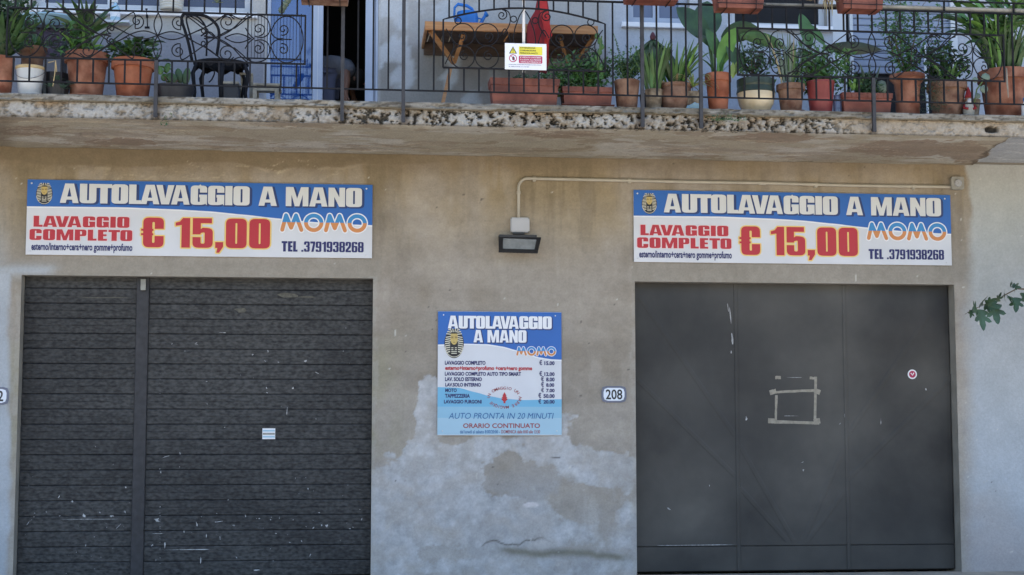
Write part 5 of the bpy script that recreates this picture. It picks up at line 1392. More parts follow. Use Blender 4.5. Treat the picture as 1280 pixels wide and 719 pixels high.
# 5 dark low pot with paddle cactus
t, b, r, s = pot(193, 243, 107, 121, 'shallow', M_pbrown, 'low dark bowl with prickly pear pads under the iron chair', back=.05)
for (px, py, rx_, ry_, an) in ((224, 95, 5, 10, .2), (233, 96, 5, 12, -.15), (215, 98, 6, 8, .6), (200, 88, 4, 6, .3), (209, 85, 4, 7, -.3), (206, 97, 5, 5, .4)):
    c = W(px, py, YS + .2 + (px % 5) * .012); m = MB(); prof = [(0, -1), (.5, -.86), (.86, -.5), (1, 0), (.86, .5), (.5, .86), (0, 1)]
    for a, z in prof: pass
    m.lathe([(max(.0001, a) * rx_ * s, z * ry_ * s) for a, z in prof], seg=14, sy=.25)
    m.v = [(c.x + x * cos(an) - z * sin(an), c.y + y, c.z + x * sin(an) + z * cos(an)) for x, y, z in m.v]
    m.build('pad', L_mid if px < 212 else L_dark, t, smooth=True)
MB().tube([W(216, 121, YS + .2), W(218, 108, YS + .2), W(222, 100, YS + .2)], [.012, .010, .008], 6).tube([W(214, 121, YS + .18), W(211, 108, YS + .18), W(206, 96, YS + .2)], .007, 6).build('stem', M_stemb, t)

# 12 long planters
def planter(x0, x1, ytop, ybot, label, m=M_brick, tray=False, group='rectangular planters', zb=None, y0=None, dep=.20, name='planter', slope=None):
    ya = (YS + .045) if y0 is None else y0
    cx = (x0 + x1) / 2; A, B = W(x0, ytop, ya).x, W(x1, ytop, ya).x
    zt = W(cx, ytop, ya).z; zb_ = ZLT if zb is None else zb
    t = thing(name, ((A + B) / 2, ya + dep / 2, zb_), label, 'planter', group)
    h = zt - zb_; hw = (B - A) / 2; z0 = .022 if tray else 0
    def ring(w_, d_, z): return [(-w_, -d_, z), (w_, -d_, z), (w_, d_, z), (-w_, d_, z)]
    d = dep / 2
    rings = [ring(hw * .90, d * .84, z0), ring(hw * .955, d * .93, h * .72), ring(hw * .955, d * .93, h * .74), ring(hw * .985, d * 1.0, h * .76), ring(hw * 1.0, d * 1.02, h * .93), ring(hw, d * 1.02, h), ring(hw * .95, d * .92, h), ring(hw * .93, d * .88, h * .86)]
    vs = [p for r_ in rings for p in r_]; fs = [(3, 2, 1, 0)] + [(i * 4 + k, i * 4 + (k + 1) % 4, i * 4 + 4 + (k + 1) % 4, i * 4 + 4 + k) for i in range(len(rings) - 1) for k in range(4)]
    MB().add(vs, fs).build('trough', m, t, local=True)
    rb = MB()
    for k in range(9):
        u = -.85 + 1.7 * k / 8; rb.box(u * hw - .003, u * hw + .003, -d * 1.03 - .002, -d * 1.015, h * .79, h * .96)
    rb.build('rim_ribs', m, t, local=True)
    MB().add(ring(hw * .93, d * .86, h * .88), [(0, 1, 2, 3)]).build('soil', M_soil, t, local=True)
    if tray:
        rings = [ring(hw * .96, d * .95, 0), ring(hw * 1.03, d * 1.14, .022), ring(hw * 1.03, d * 1.14, .026), ring(hw * 1.0, d * 1.05, .024), ring(hw * .95, d * .9, .012)]
        vs = [p for r_ in rings for p in r_]; fs = [(3, 2, 1, 0)] + [(i * 4 + k, i * 4 + (k + 1) % 4, i * 4 + 4 + (k + 1) % 4, i * 4 + 4 + k) for i in range(len(rings) - 1) for k in range(4)] + [(16, 17, 18, 19)]
        MB().add(vs, fs).build('tray', m, t, local=True)
    return t, Vector(((A + B) / 2, ya + d, zb_ + h * .9)), hw
t, b, hw = planter(612.5, 700, 98, 130, 'long brown red planter standing under the small warning sign')
bush(t, (b.x + .14, b.y, b.z + .03), .14, .06, .05, 60, .05, L_dark, .5, 4, b, 12); bush(t, (b.x - .05, b.y, b.z + .03), .06, .04, .06, 30, .06, L_dark, .5, 4, b, 13)
t, b, hw = planter(703, 767, 108.5, 132, 'shorter brown red planter on a tray right of the one under the warning sign', tray=True)
s = pxm(735, 100, YS)
bush(t, (b.x - .06, b.y + .05, b.z + .13), .27, .10, .20, 900, .055, L_mid, .5, 9, b, 14); bush(t, (b.x + .02, b.y + .08, b.z + .20), .20, .10, .16, 380, .055, L_dark, .5, 6, b, 15)
m = MB(); 
for k in range(9):
    p = W(749 + 3 * sin(k * 1.3), 98 - k * 6.6, YS + .16); m.lathe([(0, -.03), (.018, -.018), (.022, .0), (.016, .02), (0, .03)], p, 8, sy=.5)
m.build('cactus_stem', L_mid, t, smooth=True)
m = MB(); m.tube([W(748, 104, YS + .15), W(747, 80, YS + .15), W(752, 45, YS + .15)], .006, 5).build('stem', M_stem, t)
# 15 two tone pot with thyme like plant
t, b, r, s = pot(767, 800, 100.5, 134, 'plain', M_terra2, 'terracotta pot with a small leaved dark plant and one tall thin stalk')
bush(t, (b.x, b.y, b.z + .10), .14, .09, .12, 420, .034, L_dark, .55, 9, b, 16)
m = MB(); f = MB(); pp = [W(778, 98, YS + .12), W(775, 70, YS + .12), W(771, 55, YS + .12), W(767, 42, YS + .12)]
m.tube(pp, .003, 4).tube([W(788, 98, YS + .14), W(787, 80, YS + .14), W(789, 58, YS + .14)], .003, 4).build('stem', M_stem, t)
for k in range(26):
    p = Vector(pp[1]).lerp(pp[3], k / 26) if k < 20 else W(788, 60 + (k - 20) * 5, YS + .14); leafcard(f, p, .02, Vector((random.uniform(-1, 1), -1, .5)), .6)
f.build('foliage', L_dark, t)['kind'] = 'stuff'
bush(t, (b.x + .02, b.y + .06, b.z + .17), .16, .1, .16, 300, .04, L_mid, .5, 9, b, 116)
# 16 small grey pot with folded green parasol like plant
t, b, r, s = pot(805.5, 828.5, 112, 135.5, 'plain', M_mossy, 'small weathered grey pot just right of the third post with grass like leaves')
straps(t, b, 40, 66 * s, .013, L_mid, (1.15, 1.5), (.0, .5), 31, .06, ms=[L_dark])
t = thing('drooping_plant', (W(817, 120, YS + .42).x, YS + .42, ZLT), 'dark green drooping leaves falling from a maroon bud behind the small grey pot', 'plant')
MB().lathe([(.10, 0), (.12, .2), (.11, .2), (.1, .17)], (t.location.x, t.location.y, ZLT), 16).build('pot', M_pbrown, t)
ap = W(816, 46, YS + .42); MB().tube([(t.location.x, t.location.y, ZLT + .15), (ap.x + .01, ap.y, ap.z - .1), ap], [.014, .012, .010], 6).build('stem', M_stem, t)
for k in range(13):
    a = pi + .0 + k * 2 * pi / 13
    ribbon_leaf(t, ap - Vector((0, 0, .02)), a, .36, -.75, .55, .042, L_dark, .35, n=6, shape='oval')
MB().lathe([(0, -.05), (.02, -.03), (.026, 0), (.014, .03), (0, .045)], ap, 10).build('bud', L_bud, t, smooth=True)
# 17 iris
t, b, r, s = pot(823.5, 865, 105, 136.5, 'bowl', M_terra2, 'round bellied terracotta pot with a fan of pointed green leaves')
straps(t, b, 44, 62 * s, .015, L_mid, (.95, 1.5), (.1, 1.0), 32, .08, ms=[L_dark, L_light])
straps(t, b, 8, 34 * s, .010, L_pale, (.3, .9), (1.5, 2.6), 33, .10)
# spider plant hanging over the edge
t = thing('spider_plant', (W(868, 120, YS + .06).x, YS + .12, ZLT), 'pale spider plant spilling over the balcony edge between two terracotta pots', 'plant')
MB().lathe([(.05, 0), (.07, .16), (.06, .16), (.055, .13)], (t.location.x, t.location.y, ZLT), 14).build('pot', M_mossy, t)
bb = Vector((t.location.x, t.location.y - .02, ZLT + .20)); R = random.Random(3)
for k in range(26):
    a = R.uniform(pi, 2 * pi) if k % 2 else R.uniform(0, 2 * pi)
    ribbon_leaf(t, bb, a, R.uniform(.16, .30), R.uniform(.2, 1.2), R.uniform(1.6, 2.7), .006, R.choice([L_grey, L_light, L_pale, L_yel]), .3, n=8)
# 18 orange pot with canna leaves
t, b, r, s = pot(880.5, 914, 92, 137, 'classic', M_terra3, 'tall orange terracotta pot with thick pale stems and big upright canna leaves')
R = random.Random(6)
def stemleaf(t, base, tip, Lf, wd, az, el, m, droop=.6, sr=.008, ms=M_stem):
    mid = base.lerp(tip, .5) + Vector((0, 0, .03)); MB().tube([base, mid, tip], [sr, sr * .85, sr * .6], 6).build('stem', ms, t, smooth=True)
    ribbon_leaf(t, tip, az, Lf, el, droop, wd, m, .22, n=9, shape='oval', face=.85)
stemleaf(t, b, W(899, 84, YS + .2), .38, .066, .2, 1.22, L_light, .25, .016, L_light)
stemleaf(t, b, W(898, 74, YS + .24), .30, .05, 2.4, 1.3, L_mid, .4, .012, L_light)
stemleaf(t, b + Vector((.02, 0, 0)), W(907, 75, YS + .22), .24, .03, .6, 1.2, L_mid, .5, .012, L_light)
stemleaf(t, b + Vector((-.03, 0, 0)), W(890, 60, YS + .26), .34, .085, 1.9, 1.0, L_dark, .8, .010)
stemleaf(t, b + Vector((-.03, .03, 0)), W(885, 52, YS + .34), .40, .10, 2.9, .95, L_dark, .3, .010)
stemleaf(t, b + Vector((.0, .03, 0)), W(884, 48, YS + .40), .38, .12, 1.3, 1.3, L_dark, .25, .010)
stemleaf(t, b + Vector((.02, .05, 0)), W(902, 48, YS + .40), .34, .085, -.1, .45, L_dark, .9, .010)
ribbon_leaf(t, b, .5, .30, 1.25, .4, .02, L_mid); ribbon_leaf(t, b, 2.8, .32, 1.2, .6, .018, L_mid); ribbon_leaf(t, b, .1, .34, .9, .9, .018, L_light); ribbon_leaf(t, b, 3.4, .26, 1.0, 1.2, .016, L_mid)
for (dx, az, el, L_) in ((0, .4, 1.3, .17), (.0, 1.2, 1.5, .14), (.0, -.3, .9, .12), (0, .8, 1.0, .15)):
    ribbon_leaf(t, W(916, 98, YS + .07), az, L_, el, .2, .020, L_yel, .2, n=5, shape='oval')
t = thing('blue_cloth', (W(867, 130, YS + .08).x, YS + .08, ZLT), 'crumpled pale blue cloth lying between two terracotta pots', 'cloth')
m = MB(); q = [W(857, 136, YS + .07), W(880, 136, YS + .07), W(872, 122, YS + .12), W(862, 126, YS + .13), W(868, 129, YS + .05)]
m.add(q, [(0, 1, 4), (1, 2, 4), (2, 3, 4), (3, 0, 4)]); m.build('cloth', M_lb3, t)
# 19 cream glazed pot
t, b, r, s = pot(920.5, 968.5, 99, 138.5, 'round', M_cream, 'round cream glazed pot with a dark green rim and small dark leaves')
h_ = b.z - ZLT; MB().lathe([(r * .90, h_ * .64), (r * 1.03, h_ * .68), (r * .97, h_ * .85), (r * 1.0, h_ * .90), (r * 1.0, h_ * 1.09), (r * .97, h_ * 1.09)], seg=32).build('glazed_rim', M_dkgreen, t, local=True)
bush(t, (b.x + .0, b.y, b.z + .19), .19, .12, .16, 480, .045, L_dark, .55, 12, b, 18, M_stemb)
stemleaf(t, b + Vector((-.08, 0, 0)), W(926, 90, YS + .12), .30, .06, 2.2, 1.2, L_dark, .4)
# broad leaf reaching between
t2 = t
stemleaf(t, b + Vector((-.05, .05, 0)), W(925, 44, YS + .35), .42, .055, 0.0, -.10, L_mid, .5)
# 20 terracotta with saucer and striped stems
t, b, r, s = pot(970, 1006.5, 105.5, 138.5, 'classic', M_terra2, 'reddish brown terracotta pot on a saucer with thin striped upright stems', saucer=True)
straps(t, b, 34, 70 * s, .009, L_grey, (1.25, 1.55), (-.1, .4), 41, .08, ms=[L_mid, L_pale])
bush(t, (b.x + .03, b.y + .05, b.z + .18), .14, .08, .17, 330, .05, L_mid, .35, 9, b, 19)
# 21 raspberry pot
t, b, r, s = pot(1007.5, 1043.5, 101.5, 139.5, 'plain', M_pinkpot, 'raspberry red plastic pot with dark leaves and one big leaf stretched to the right')
bush(t, (b.x + .04, b.y + .05, b.z + .14), .27, .12, .22, 900, .06, L_mid, .5, 10, b, 20)
stemleaf(t, b, W(1030, 60, YS + .25), .50, .055, .0, .03, L_vdark, .1, .010)
stemleaf(t, b, W(1012, 62, YS + .30), .36, .06, 2.0, 1.35, L_mid, .3)
stemleaf(t, b, W(1030, 56, YS + .30), .28, .045, 2.6, 1.0, L_mid, .5)
t = thing('glass_jar', (W(1047, 130, YS + .12).x, YS + .12, ZLT), 'small blue grey jar between the raspberry pot and the long planter', 'jar')
MB().lathe([(.034, 0), (.036, .02), (.036, .12), (.028, .145), (.030, .165), (.0, .165)], seg=18).build('body', M_glassg, t, local=True, smooth=True)
# 22 long planter with aloes
t, b, hw = planter(1053, 1116, 116, 141, 'brown red planter with a cactus and young aloes right of the raspberry pot')
for (px, mm_) in ((1067, L_light), (1072, L_mid)): straps(t, W(px, 113, YS + .14), 10, .12, .014, mm_, (.8, 1.5), (-.3, .5), px, .01)
for (px, an) in ((1082, -.15), (1092, .25), (1086, .05)):
    ribbon_leaf(t, W(px, 114, YS + .14), 0 if an > 0 else pi, .24, 1.5 - abs(an), -.1, .026, L_grey, .5, n=6, shape='oval')
MB().lathe([(0, -.06), (.035, -.045), (.05, 0), (.035, .045), (0, .06)], W(1102, 109, YS + .16), 12, sy=.5).build('cactus', L_grey, t, smooth=True)
bush(t, (b.x - .06, b.y, b.z + .10), .22, .07, .12, 380, .045, L_dark, .5, 5, b, 22)
# 23 terracotta with climbing rose
t, b, r, s = pot(1111.5, 1156, 93, 142, 'vase', M_terra, 'chalky waisted terracotta pot with a tall thin rose bush')
sb = MB(); fb = MB(); R = random.Random(23)
for k in range(10):
    p = b.copy(); d = Vector((R.uniform(-.55, .5), R.uniform(-.1, .4), 1)).normalized(); pts = [p.copy()]
    for j in range(9):
        p = p + d * .085; d = (d + Vector((R.uniform(-.35, .35), R.uniform(-.2, .2), R.uniform(-.15, .1)))).normalized(); pts.append(p.copy())
        for q in range(17):
            leafcard(fb, p + Vector((R.gauss(0, .045), R.gauss(0, .03), R.gauss(0, .03))), R.uniform(.026, .050), Vector((R.uniform(-1, 1), R.uniform(-1, .2), R.uniform(.2, 1))), .6)
    sb.tube(pts, [.0045] * 5 + [.003] * 5, 4)
sb.build('stem', M_stemb, t); fb.build('foliage', L_mid, t)['kind'] = 'stuff'
# 24 pot with trailing fern
t, b, r, s = pot(1158, 1208.5, 103, 143, 'classic', M_terra2, 'terracotta pot half hidden by a trailing feathery fern')
fb = MB(); R = random.Random(24)
for k in range(620):
    a = R.gauss(0, 1); p = W(1166 + R.gauss(0, 8), R.uniform(96, 139), YS + .055 + R.uniform(0, .035)); leafcard(fb, p, R.uniform(.014, .034), Vector((R.uniform(-1, 1), R.uniform(-1, .2), R.uniform(-.3, 1))), .22)
fb.build('foliage', leafmat('leaf_fern', (.040, .075, .040)), t)['kind'] = 'stuff'
bush(t, (b.x + .02, b.y, b.z + .17), .19, .09, .19, 560, .06, L_dark, .55, 6, b, 25)
straps(t, b, 7, .24, .016, L_mid, (.9, 1.4), (.3, 1.2), 26, .05, 'oval')
# 25 garden figurine
t = thing('garden_gnome', (W(1211, 140, YS + .08).x, YS + .08, ZLT), 'small painted garden gnome between the fern pot and the huge terracotta pot', 'garden gnome')
MB().lathe([(.036, 0), (.044, .02), (.046, .06), (.036, .11), (.026, .13)], seg=16).build('body', M_boxd, t, local=True, smooth=True)
MB().lathe([(.0, .118), (.022, .128), (.028, .15), (.022, .17), (0, .18)], seg=16).build('head', M_skin, t, local=True, smooth=True)
MB().lathe([(.031, .160), (.028, .18), (.016, .22), (.0, .26)], seg=14).build('hat', M_red2, t, local=True, smooth=True)
MB().lathe([(0, .09), (.018, .10), (.022, .13), (.015, .150), (0, .152)], (0, -.018, 0), 12).build('beard', M_box, t, local=True, smooth=True)
for s_ in (-1, 1): MB().tube([(s_ * .036, -.005, .10), (s_ * .050, -.02, .07), (s_ * .022, -.044, .06)], [.012, .011, .010], 7).build('arm', M_red2, t, local=True, smooth=True)
# round pebbles / paddle leaves hanging before the huge pot
t = thing('potted_plant', (W(1214, 130, YS + .2).x, YS + .22, ZLT), 'grey leaved succulent with round pads between the gnome and the huge pot', 'potted plant', 'potted plants along the balcony edge')
MB().lathe([(.06, 0), (.085, .17), (.075, .17), (.07, .14)], seg=16).build('pot', M_mossy, t, local=True)
for (px, py, R_) in ((1232, 97, 6), (1230, 111.5, 5.5), (1219, 100, 4), (1222, 120, 4)):
    c = W(px, py, YS + .045); MB().lathe([(0, -1 * R_ * s), (R_ * s * .8, -.6 * R_ * s), (R_ * s, 0), (R_ * s * .8, .6 * R_ * s), (0, R_ * s)], c, 14, sy=.25).build('pad', L_grey, t, smooth=True)
MB().tube([W(1218, 128, YS + .1), W(1221, 112, YS + .06), W(1231, 98, YS + .05)], .006, 5).build('stem', M_stem, t)
# 26 huge pot
t, b, r, s = pot(1222, 1288, 88, 146, 'classic', M_terra, 'huge terracotta pot at the right edge with a dense clump of strap leaves')
straps(t, b, 60, 80 * s, .015, L_dark, (1.1, 1.54), (.1, 1.0), 51, .15, ms=[L_mid, L_mid, L_light])
R = random.Random(51)
for k in range(16):
    q = b + Vector((R.uniform(-.15, .15), R.uniform(-.08, .12), 0)); tip = q + Vector((R.uniform(-.30, .22), R.uniform(-.08, .1), R.uniform(.42, .62)))
    MB().tube([q, q.lerp(tip, .5) + Vector((0, 0, .02)), tip], [.010, .008, .005], 6).build('stem', R.choice([L_light, L_mid]), t, smooth=True)
    for j in range(7):
        p = q.lerp(tip, R.uniform(.45, 1.0)); lf_ = R.random() < .62
        ribbon_leaf(t, p, (pi if lf_ else 0) + R.uniform(-.8, .8), R.uniform(.24, .46), R.uniform(.5, 1.3), R.uniform(.9, 2.2), R.uniform(.014, .026), R.choice([L_dark, L_mid, L_mid, L_light]), .3, n=8, shape='oval', face=R.uniform(.2, .8))
ribbon_leaf(t, W(1262, 88, YS + .2), -.2, .32, .75, .15, .030, L_light, .2); ribbon_leaf(t, W(1244, 60, YS + .06), -.3, .09, -.5, .2, .018, L_light, .2, n=5, shape='oval')
MB().tube([W(1258, 85, YS + .02), W(1259, 105, YS + .0), W(1260.5, 122, YS + .0)], [.006, .008, .004], 5).build('dry_leaf', M_woodg, t)
t = thing('bottle', (W(1279, 140, YS + .10).x, YS + .05, ZLT), 'white plastic bottle at the right end of the balcony edge', 'bottle')
MB().lathe([(.034, 0), (.036, .01), (.036, .10), (.018, .125), (.018, .14), (0, .14)], seg=18).build('body', M_buck, t, local=True, smooth=True)
MB().lathe([(.021, .138), (.021, .165), (0, .165)], seg=14).build('cap', M_can, t, local=True)

# weeds rooted in the slab edge
for (px, py, n_, lab) in ((905, 149, 90, 'small green weed growing out of the crumbling slab edge below the cream pot'), (208, 153, 16, 'tiny dark weed at the underside of the slab below the second railing post')):
    c = W(px, py, YS - .03); t = thing('weed', (c.x, YS - .01, c.z), lab, 'weed'); fb = MB(); sb = MB(); R = random.Random(px)
    for k in range(n_):
        p = c + Vector((R.gauss(0, .08 if n_ > 50 else .03), -.012 - R.uniform(0, .03), R.gauss(0, .018))); leafcard(fb, p, R.uniform(.012, .028), Vector((R.uniform(-1, 1), -1, R.uniform(-.3, 1))), .4)
        if k % 8 == 0: sb.tube([Vector((c.x, YS - .004, c.z)), p], .0015, 4)
    fb.build('foliage', L_dark, t)['kind'] = 'stuff'; sb.build('stem', M_stem, t)
# planters hooked on the handrail
for (x0, x1, yb, lab, mm_) in ((373, 438, 7.5, 'brown red planter hooked on the railing above the open balcony door', M_terra2), (781, 852, 7.5, 'brown red planter hooked on the railing in front of the small white window', M_brick),
                         (896, 957, 17.5, 'brown red planter hooked on the railing left of the dark window', M_brick), (1053, 1106, 18.5, 'brown red planter hooked on the railing in front of the blue shutter', M_brick)):
    ya = YR - .02 - .20; zb = W((x0 + x1) / 2, yb, ya + .19).z
    t, b, hw = planter(x0, x1, yb - 30, yb, lab, mm_, False, 'planters hooked on the handrail', zb=zb, y0=ya, name='hanging_planter')
    m = MB()
    for u in (-.6, .6): m.tube([(t.location.x + u * hw, ya + .19, zb - .006), (t.location.x + u * hw, ya, zb - .006), (t.location.x + u * hw, ya - .008, b.z)], .004, 4).tube([(t.location.x + u * hw, ya + .19, zb - .006), (t.location.x + u * hw, YR - .015, zHand + .01)], .004, 4)
    m.tube([(t.location.x - hw, ya - .008, zb + .03), (t.location.x + hw, ya - .008, zb + .03)], .004, 4)
    m.build('hook', M_iron, t)
    bush(t, (b.x, b.y, b.z + .12), hw * .9, .09, .12, 160, .05, L_mid, .5, 8, b, int(x0))
# dry hanging tuft
t = thing('dry_plant', (W(1028, 5, YR).x, YR + .02, zHand), 'tuft of dry straw coloured leaves hanging from the handrail', 'dry plant')
R = random.Random(77)
for k in range(34):
    c = W(1012 + R.uniform(0, 42), R.uniform(-14, 2), YR - .05 - R.uniform(0, .05)); ribbon_leaf(t, c, R.uniform(0, 2 * pi), R.uniform(.08, .14), R.uniform(-1.2, .3), 1.0, .005, L_pale if k % 3 else M_woodd, .3, n=5)
t = thing('flower', (W(271, 5, YR).x, YR + .05, zHand), 'pale star shaped succulent hanging over the railing above the iron chair', 'succulent')
rosette(t, W(271, 4, YR - .03), .055, 9, L_grey, 3)
t = thing('cactus', (W(355, 10, YR).x, YR + .05, zTop_panel), 'pale grey cactus stem in front of the blue glass door', 'cactus')
m = MB(); 
for k in range(5): m.lathe([(0, -.03), (.022, -.018), (.028, .0), (.022, .02), (0, .03)], W(352 + k * 2.5, 13 - k * 4.0, YR + .08), 9)
m.build('stem', L_grey, t, smooth=True)

# ================================================================== THINGS ON THE BALCONY
# wrought iron chair
yc1 = YS + .45
chx = W(268, 100, yc1)
ch = thing('iron_chair', (chx.x, yc1 + .2, ZLT), 'black ornate cast iron chair on the left of the balcony', 'chair')
def cp(px, py, dy=0.): return W(px, py, yc1 + dy)
def line(pts, r, name, dy=0., seg=7): return MB().tube([cp(u, v, dy) for u, v in catmull(pts, 6)], r, seg).build(name, M_iron, ch, smooth=True)
line([(240, 76), (236, 56), (231, 38), (227, 25), (230, 18), (240, 17.5), (256, 20), (266, 26), (273, 36), (273.5, 52), (271, 70)], .013, 'back_frame', .36)
line([(245, 76), (241, 56), (236, 38), (233, 25), (236, 20), (245, 20), (253, 27), (257.5, 36), (258.5, 52), (258, 70)], .008, 'back_frame', .345)
line([(233, 18), (245, 24), (255, 32)], .006, 'back_splat', .35); line([(251, 45), (262, 40), (270, 47)], .006, 'back_splat', .35)
sv = W(276, 80, yc1 + .2); se = MB(); r_s = abs(W(312, 80, yc1).x - W(241, 80, yc1).x) / 2; zse = W(276, 73.5, yc1 + .02).z
se.lathe([(0, -.012), (r_s * .94, -.012), (r_s * 1.0, -.004), (r_s, .008), (r_s * .95, .012), (0, .012)], (sv.x, yc1 + .22, zse), 28, sy=.82); se.build('seat', M_iron, ch)
ap_ = MB(); N = 40; rings = []
for k in range(N):
    a = 2 * pi * k / N; dz = -.035 - .018 * sin(a * 9)
    ap_.v += [(sv.x + r_s * .96 * cos(a), yc1 + .22 + r_s * .78 * sin(a), zse - .01), (sv.x + r_s * .93 * cos(a), yc1 + .22 + r_s * .76 * sin(a), zse + dz)]
for k in range(N): a, b_ = 2 * k, 2 * ((k + 1) % N); ap_.f.append((a, b_, b_ + 1, a + 1)); ap_.m.append(0)
ap_.build('apron', M_iron, ch)
for (u, v, dy) in ((-.80, -.55, 0), (.86, -.55, 0), (-.6, .55, 0), (.66, .6, 0)):
    x = sv.x + r_s * u; y = yc1 + .22 + r_s * v * .8
    MB().tube([(x, y, zse - .01), (x + .035 * np.sign(u), y, zse - .10), (x + .015 * np.sign(u), y, zse - .26), (x + .035 * np.sign(u), y - .02, ZLT)], [.016, .018, .014, .014], 7).build('leg', M_iron, ch, smooth=True)
x = sv.x + r_s * .12; MB().tube([(x, yc1 + .05, zse - .02), (x - .01, yc1 + .05, zse - .2), (x, yc1 + .05, ZLT)], [.022, .020, .020], 8).build('leg', M_iron, ch, smooth=True)
line([(262, 84), (268, 90), (265, 99), (261, 103)], .006, 'brace', .1)
# dark storage box and wooden stool
yb1 = YS + .50
t = thing('storage_box', (W(288, 110, yb1).x, yb1 + .1, ZLT), 'dark storage box standing on the floor under the iron chair', 'box')
a, b_ = W(274, 110, yb1).x, W(297.5, 110, yb1).x; zt = W(285, 105, yb1).z
MB().box(a, b_, yb1, yb1 + .25, ZLT, zt).build('body', M_pbrown, t); MB().bev(a - .006, b_ + .006, yb1 - .006, yb1 + .256, zt + .001, zt + .022).build('lid', M_woodg, t)
t = thing('wooden_stool', (W(334, 110, yb1).x, yb1 + .15, ZLT), 'low grey wooden stool between the iron chair and the blue glass door', 'stool')
zt = W(335, 104, yb1).z; a, b_ = W(316, 104, yb1).x, W(350, 104, yb1).x
for k in range(3): MB().bev(a, b_, yb1 + .1 * k, yb1 + .1 * k + .094, zt - .018, zt, .003).build('slat', M_woodg, t)
MB().box(a + .02, b_ - .02, yb1 + .012, yb1 + .03, zt - .06, zt - .019).build('apron', M_woodg, t)
for (x, y) in ((a + .012, yb1 + .006), (b_ - .03, yb1 + .006), (a + .012, yb1 + .26), (b_ - .03, yb1 + .26)): MB().box(x - .012, x + .02, y, y + .03, ZLT, zt - .0185).build('leg', M_woodg, t)
t = thing('wooden_stool', (W(300, 110, yb1).x, yb1 + .3, ZLT), 'grey wooden leg frame standing beside the dark storage box', 'stool')
for x_ in (299.5, 311): x = W(x_, 104, yb1).x; MB().bev(x - .014, x + .014, yb1 + .27, yb1 + .30, ZLT, W(300, 94, yb1 + .27).z, .003).build('leg', M_woodg, t)
MB().bev(W(296, 94, yb1).x, W(313, 94, yb1).x, yb1 + .26, yb1 + .31, W(300, 94, yb1 + .27).z + .001, W(300, 91, yb1 + .27).z, .003).build('top', M_woodg, t)
# wire rack in front of the glass door
yw = -.75
t = thing('wire_rack', (W(343, 70, yw).x, yw, ZLT), 'thin black wire rack hanging before the blue glass door and the white jamb', 'rack')
za, zb2 = W(343, 19, yw).z, W(343, 73.5, yw).z
for k in range(17):
    x = W(310.5 + k * 4.0, 40, yw).x; MB().tube([(x, yw, zb2), (x, yw, za)], .0028, 4).build('wire', M_iron, t)
MB().tube([(W(307, 73, yw).x, yw, zb2), (W(377, 73, yw).x, yw, zb2)], .006, 6).tube([(W(308, 19, yw).x, yw, za), (W(377, 19, yw).x, yw, za)], .004, 5).build('rail', M_iron, t)
for px in (309, 376): MB().tube([(W(px, 60, yw).x, yw + .01, ZLT), (W(px, 60, yw).x, yw + .01, za + .02)], .004, 5).build('leg', M_iron, t)
# basin, small things at left
yb3 = -.35
t = thing('basin', (W(60, 30, yb3).x, yb3, W(60, 38, yb3).z), 'pale blue plastic basin standing on a dark table behind the plants on the left', 'basin')
MB().lathe([(.15, 0), (.21, .10), (.225, .105), (.225, .115), (.20, .115), (.14, .01)], seg=28, sy=.7).build('body', M_lb3, t, local=True, smooth=True)
t = thing('small_table', (W(60, 40, yb3).x, yb3 + .05, ZLT), 'dark low table behind the pots on the left carrying the pale blue basin', 'table')
zt = W(60, 38.3, yb3).z; a, b_ = W(30, 40, yb3).x, W(92, 40, yb3).x
MB().bev(a, b_, yb3 - .2, yb3 + .24, zt - .03, zt - .001, .003).build('top', M_pbrown, t)
for x in (a + .04, b_ - .04):
    for y in (yb3 - .17, yb3 + .2): MB().box(x - .02, x + .02, y, y + .03, ZLT, zt - .0305).build('leg', M_pbrown, t)
MB().box(a + .03, b_ - .03, yb3 - .165, yb3 - .155, zt - .28, zt - .031).build('cloth_panel', mat('plum_cloth', (.07, .05, .075), .9, var=.4, scale=18), t)
t = thing('toy_cup', (W(62, 22, yb3).x, yb3 - .05, W(62, 26, yb3).z), 'small red bowl with a black rim on the basin', 'bowl')
MB().lathe([(.03, 0), (.055, .045), (.05, .045), (.03, .01)], seg=18).build('body', M_red2, t, local=True, smooth=True); MB().lathe([(.052, .046), (.058, .05), (.056, .062), (.045, .062)], seg=18).build('rim', M_pbrown, t, local=True)
yb4 = -.06
t = thing('spray_bottle', (W(144, 25, yb4).x, yb4, W(144, 27, yb4).z), 'pale blue and white spray bottle standing on the ledge behind the palm like plant', 'bottle')
s4 = pxm(144, 20, yb4)
MB().lathe([(.040, 0), (.043, .01), (.043, .10), (.030, .135), (.014, .15), (.014, .165), (0, .165)], seg=18).build('body', M_lb3, t, local=True, smooth=True)
MB().box(-.05, .02, -.012, .012, .1655, .19).build('nozzle', M_buck, t, local=True); MB().lathe([(.0435, .035), (.0435, .08)], seg=18).build('label', M_hwhite, t, local=True)
sh_ = thing('wall_ledge', (W(150, 28, 0).x, -.07, W(150, 28, -.06).z - .02), 'narrow white shelf on the wall behind the left plants', 'shelf')
MB().bev(W(128, 28, 0).x, W(164, 28, 0).x, -.12, -.005, W(144, 27.3, yb4).z - .02, W(144, 27, yb4).z, .003).build('board', M_frame, sh_)
t = thing('wall_hook', (W(184, 25, 0).x, -.02, W(184, 25, 0).z), 'small black bracket fixed to the wall left of the iron chair', 'bracket')
MB().tube([W(183, 11, -.04), W(184, 22, -.04)], .012, 6).tube([W(184, 21, -.03), W(184.5, 34, -.03)], .005, 5).tube([W(181, 34.5, -.04), W(187, 34.5, -.04)], .010, 6).build('body', M_iron, t)
t = thing('white_pot', (W(213, 5, -.1).x, -.12, WLz), 'ribbed white pot standing on the window sill', 'flower pot')
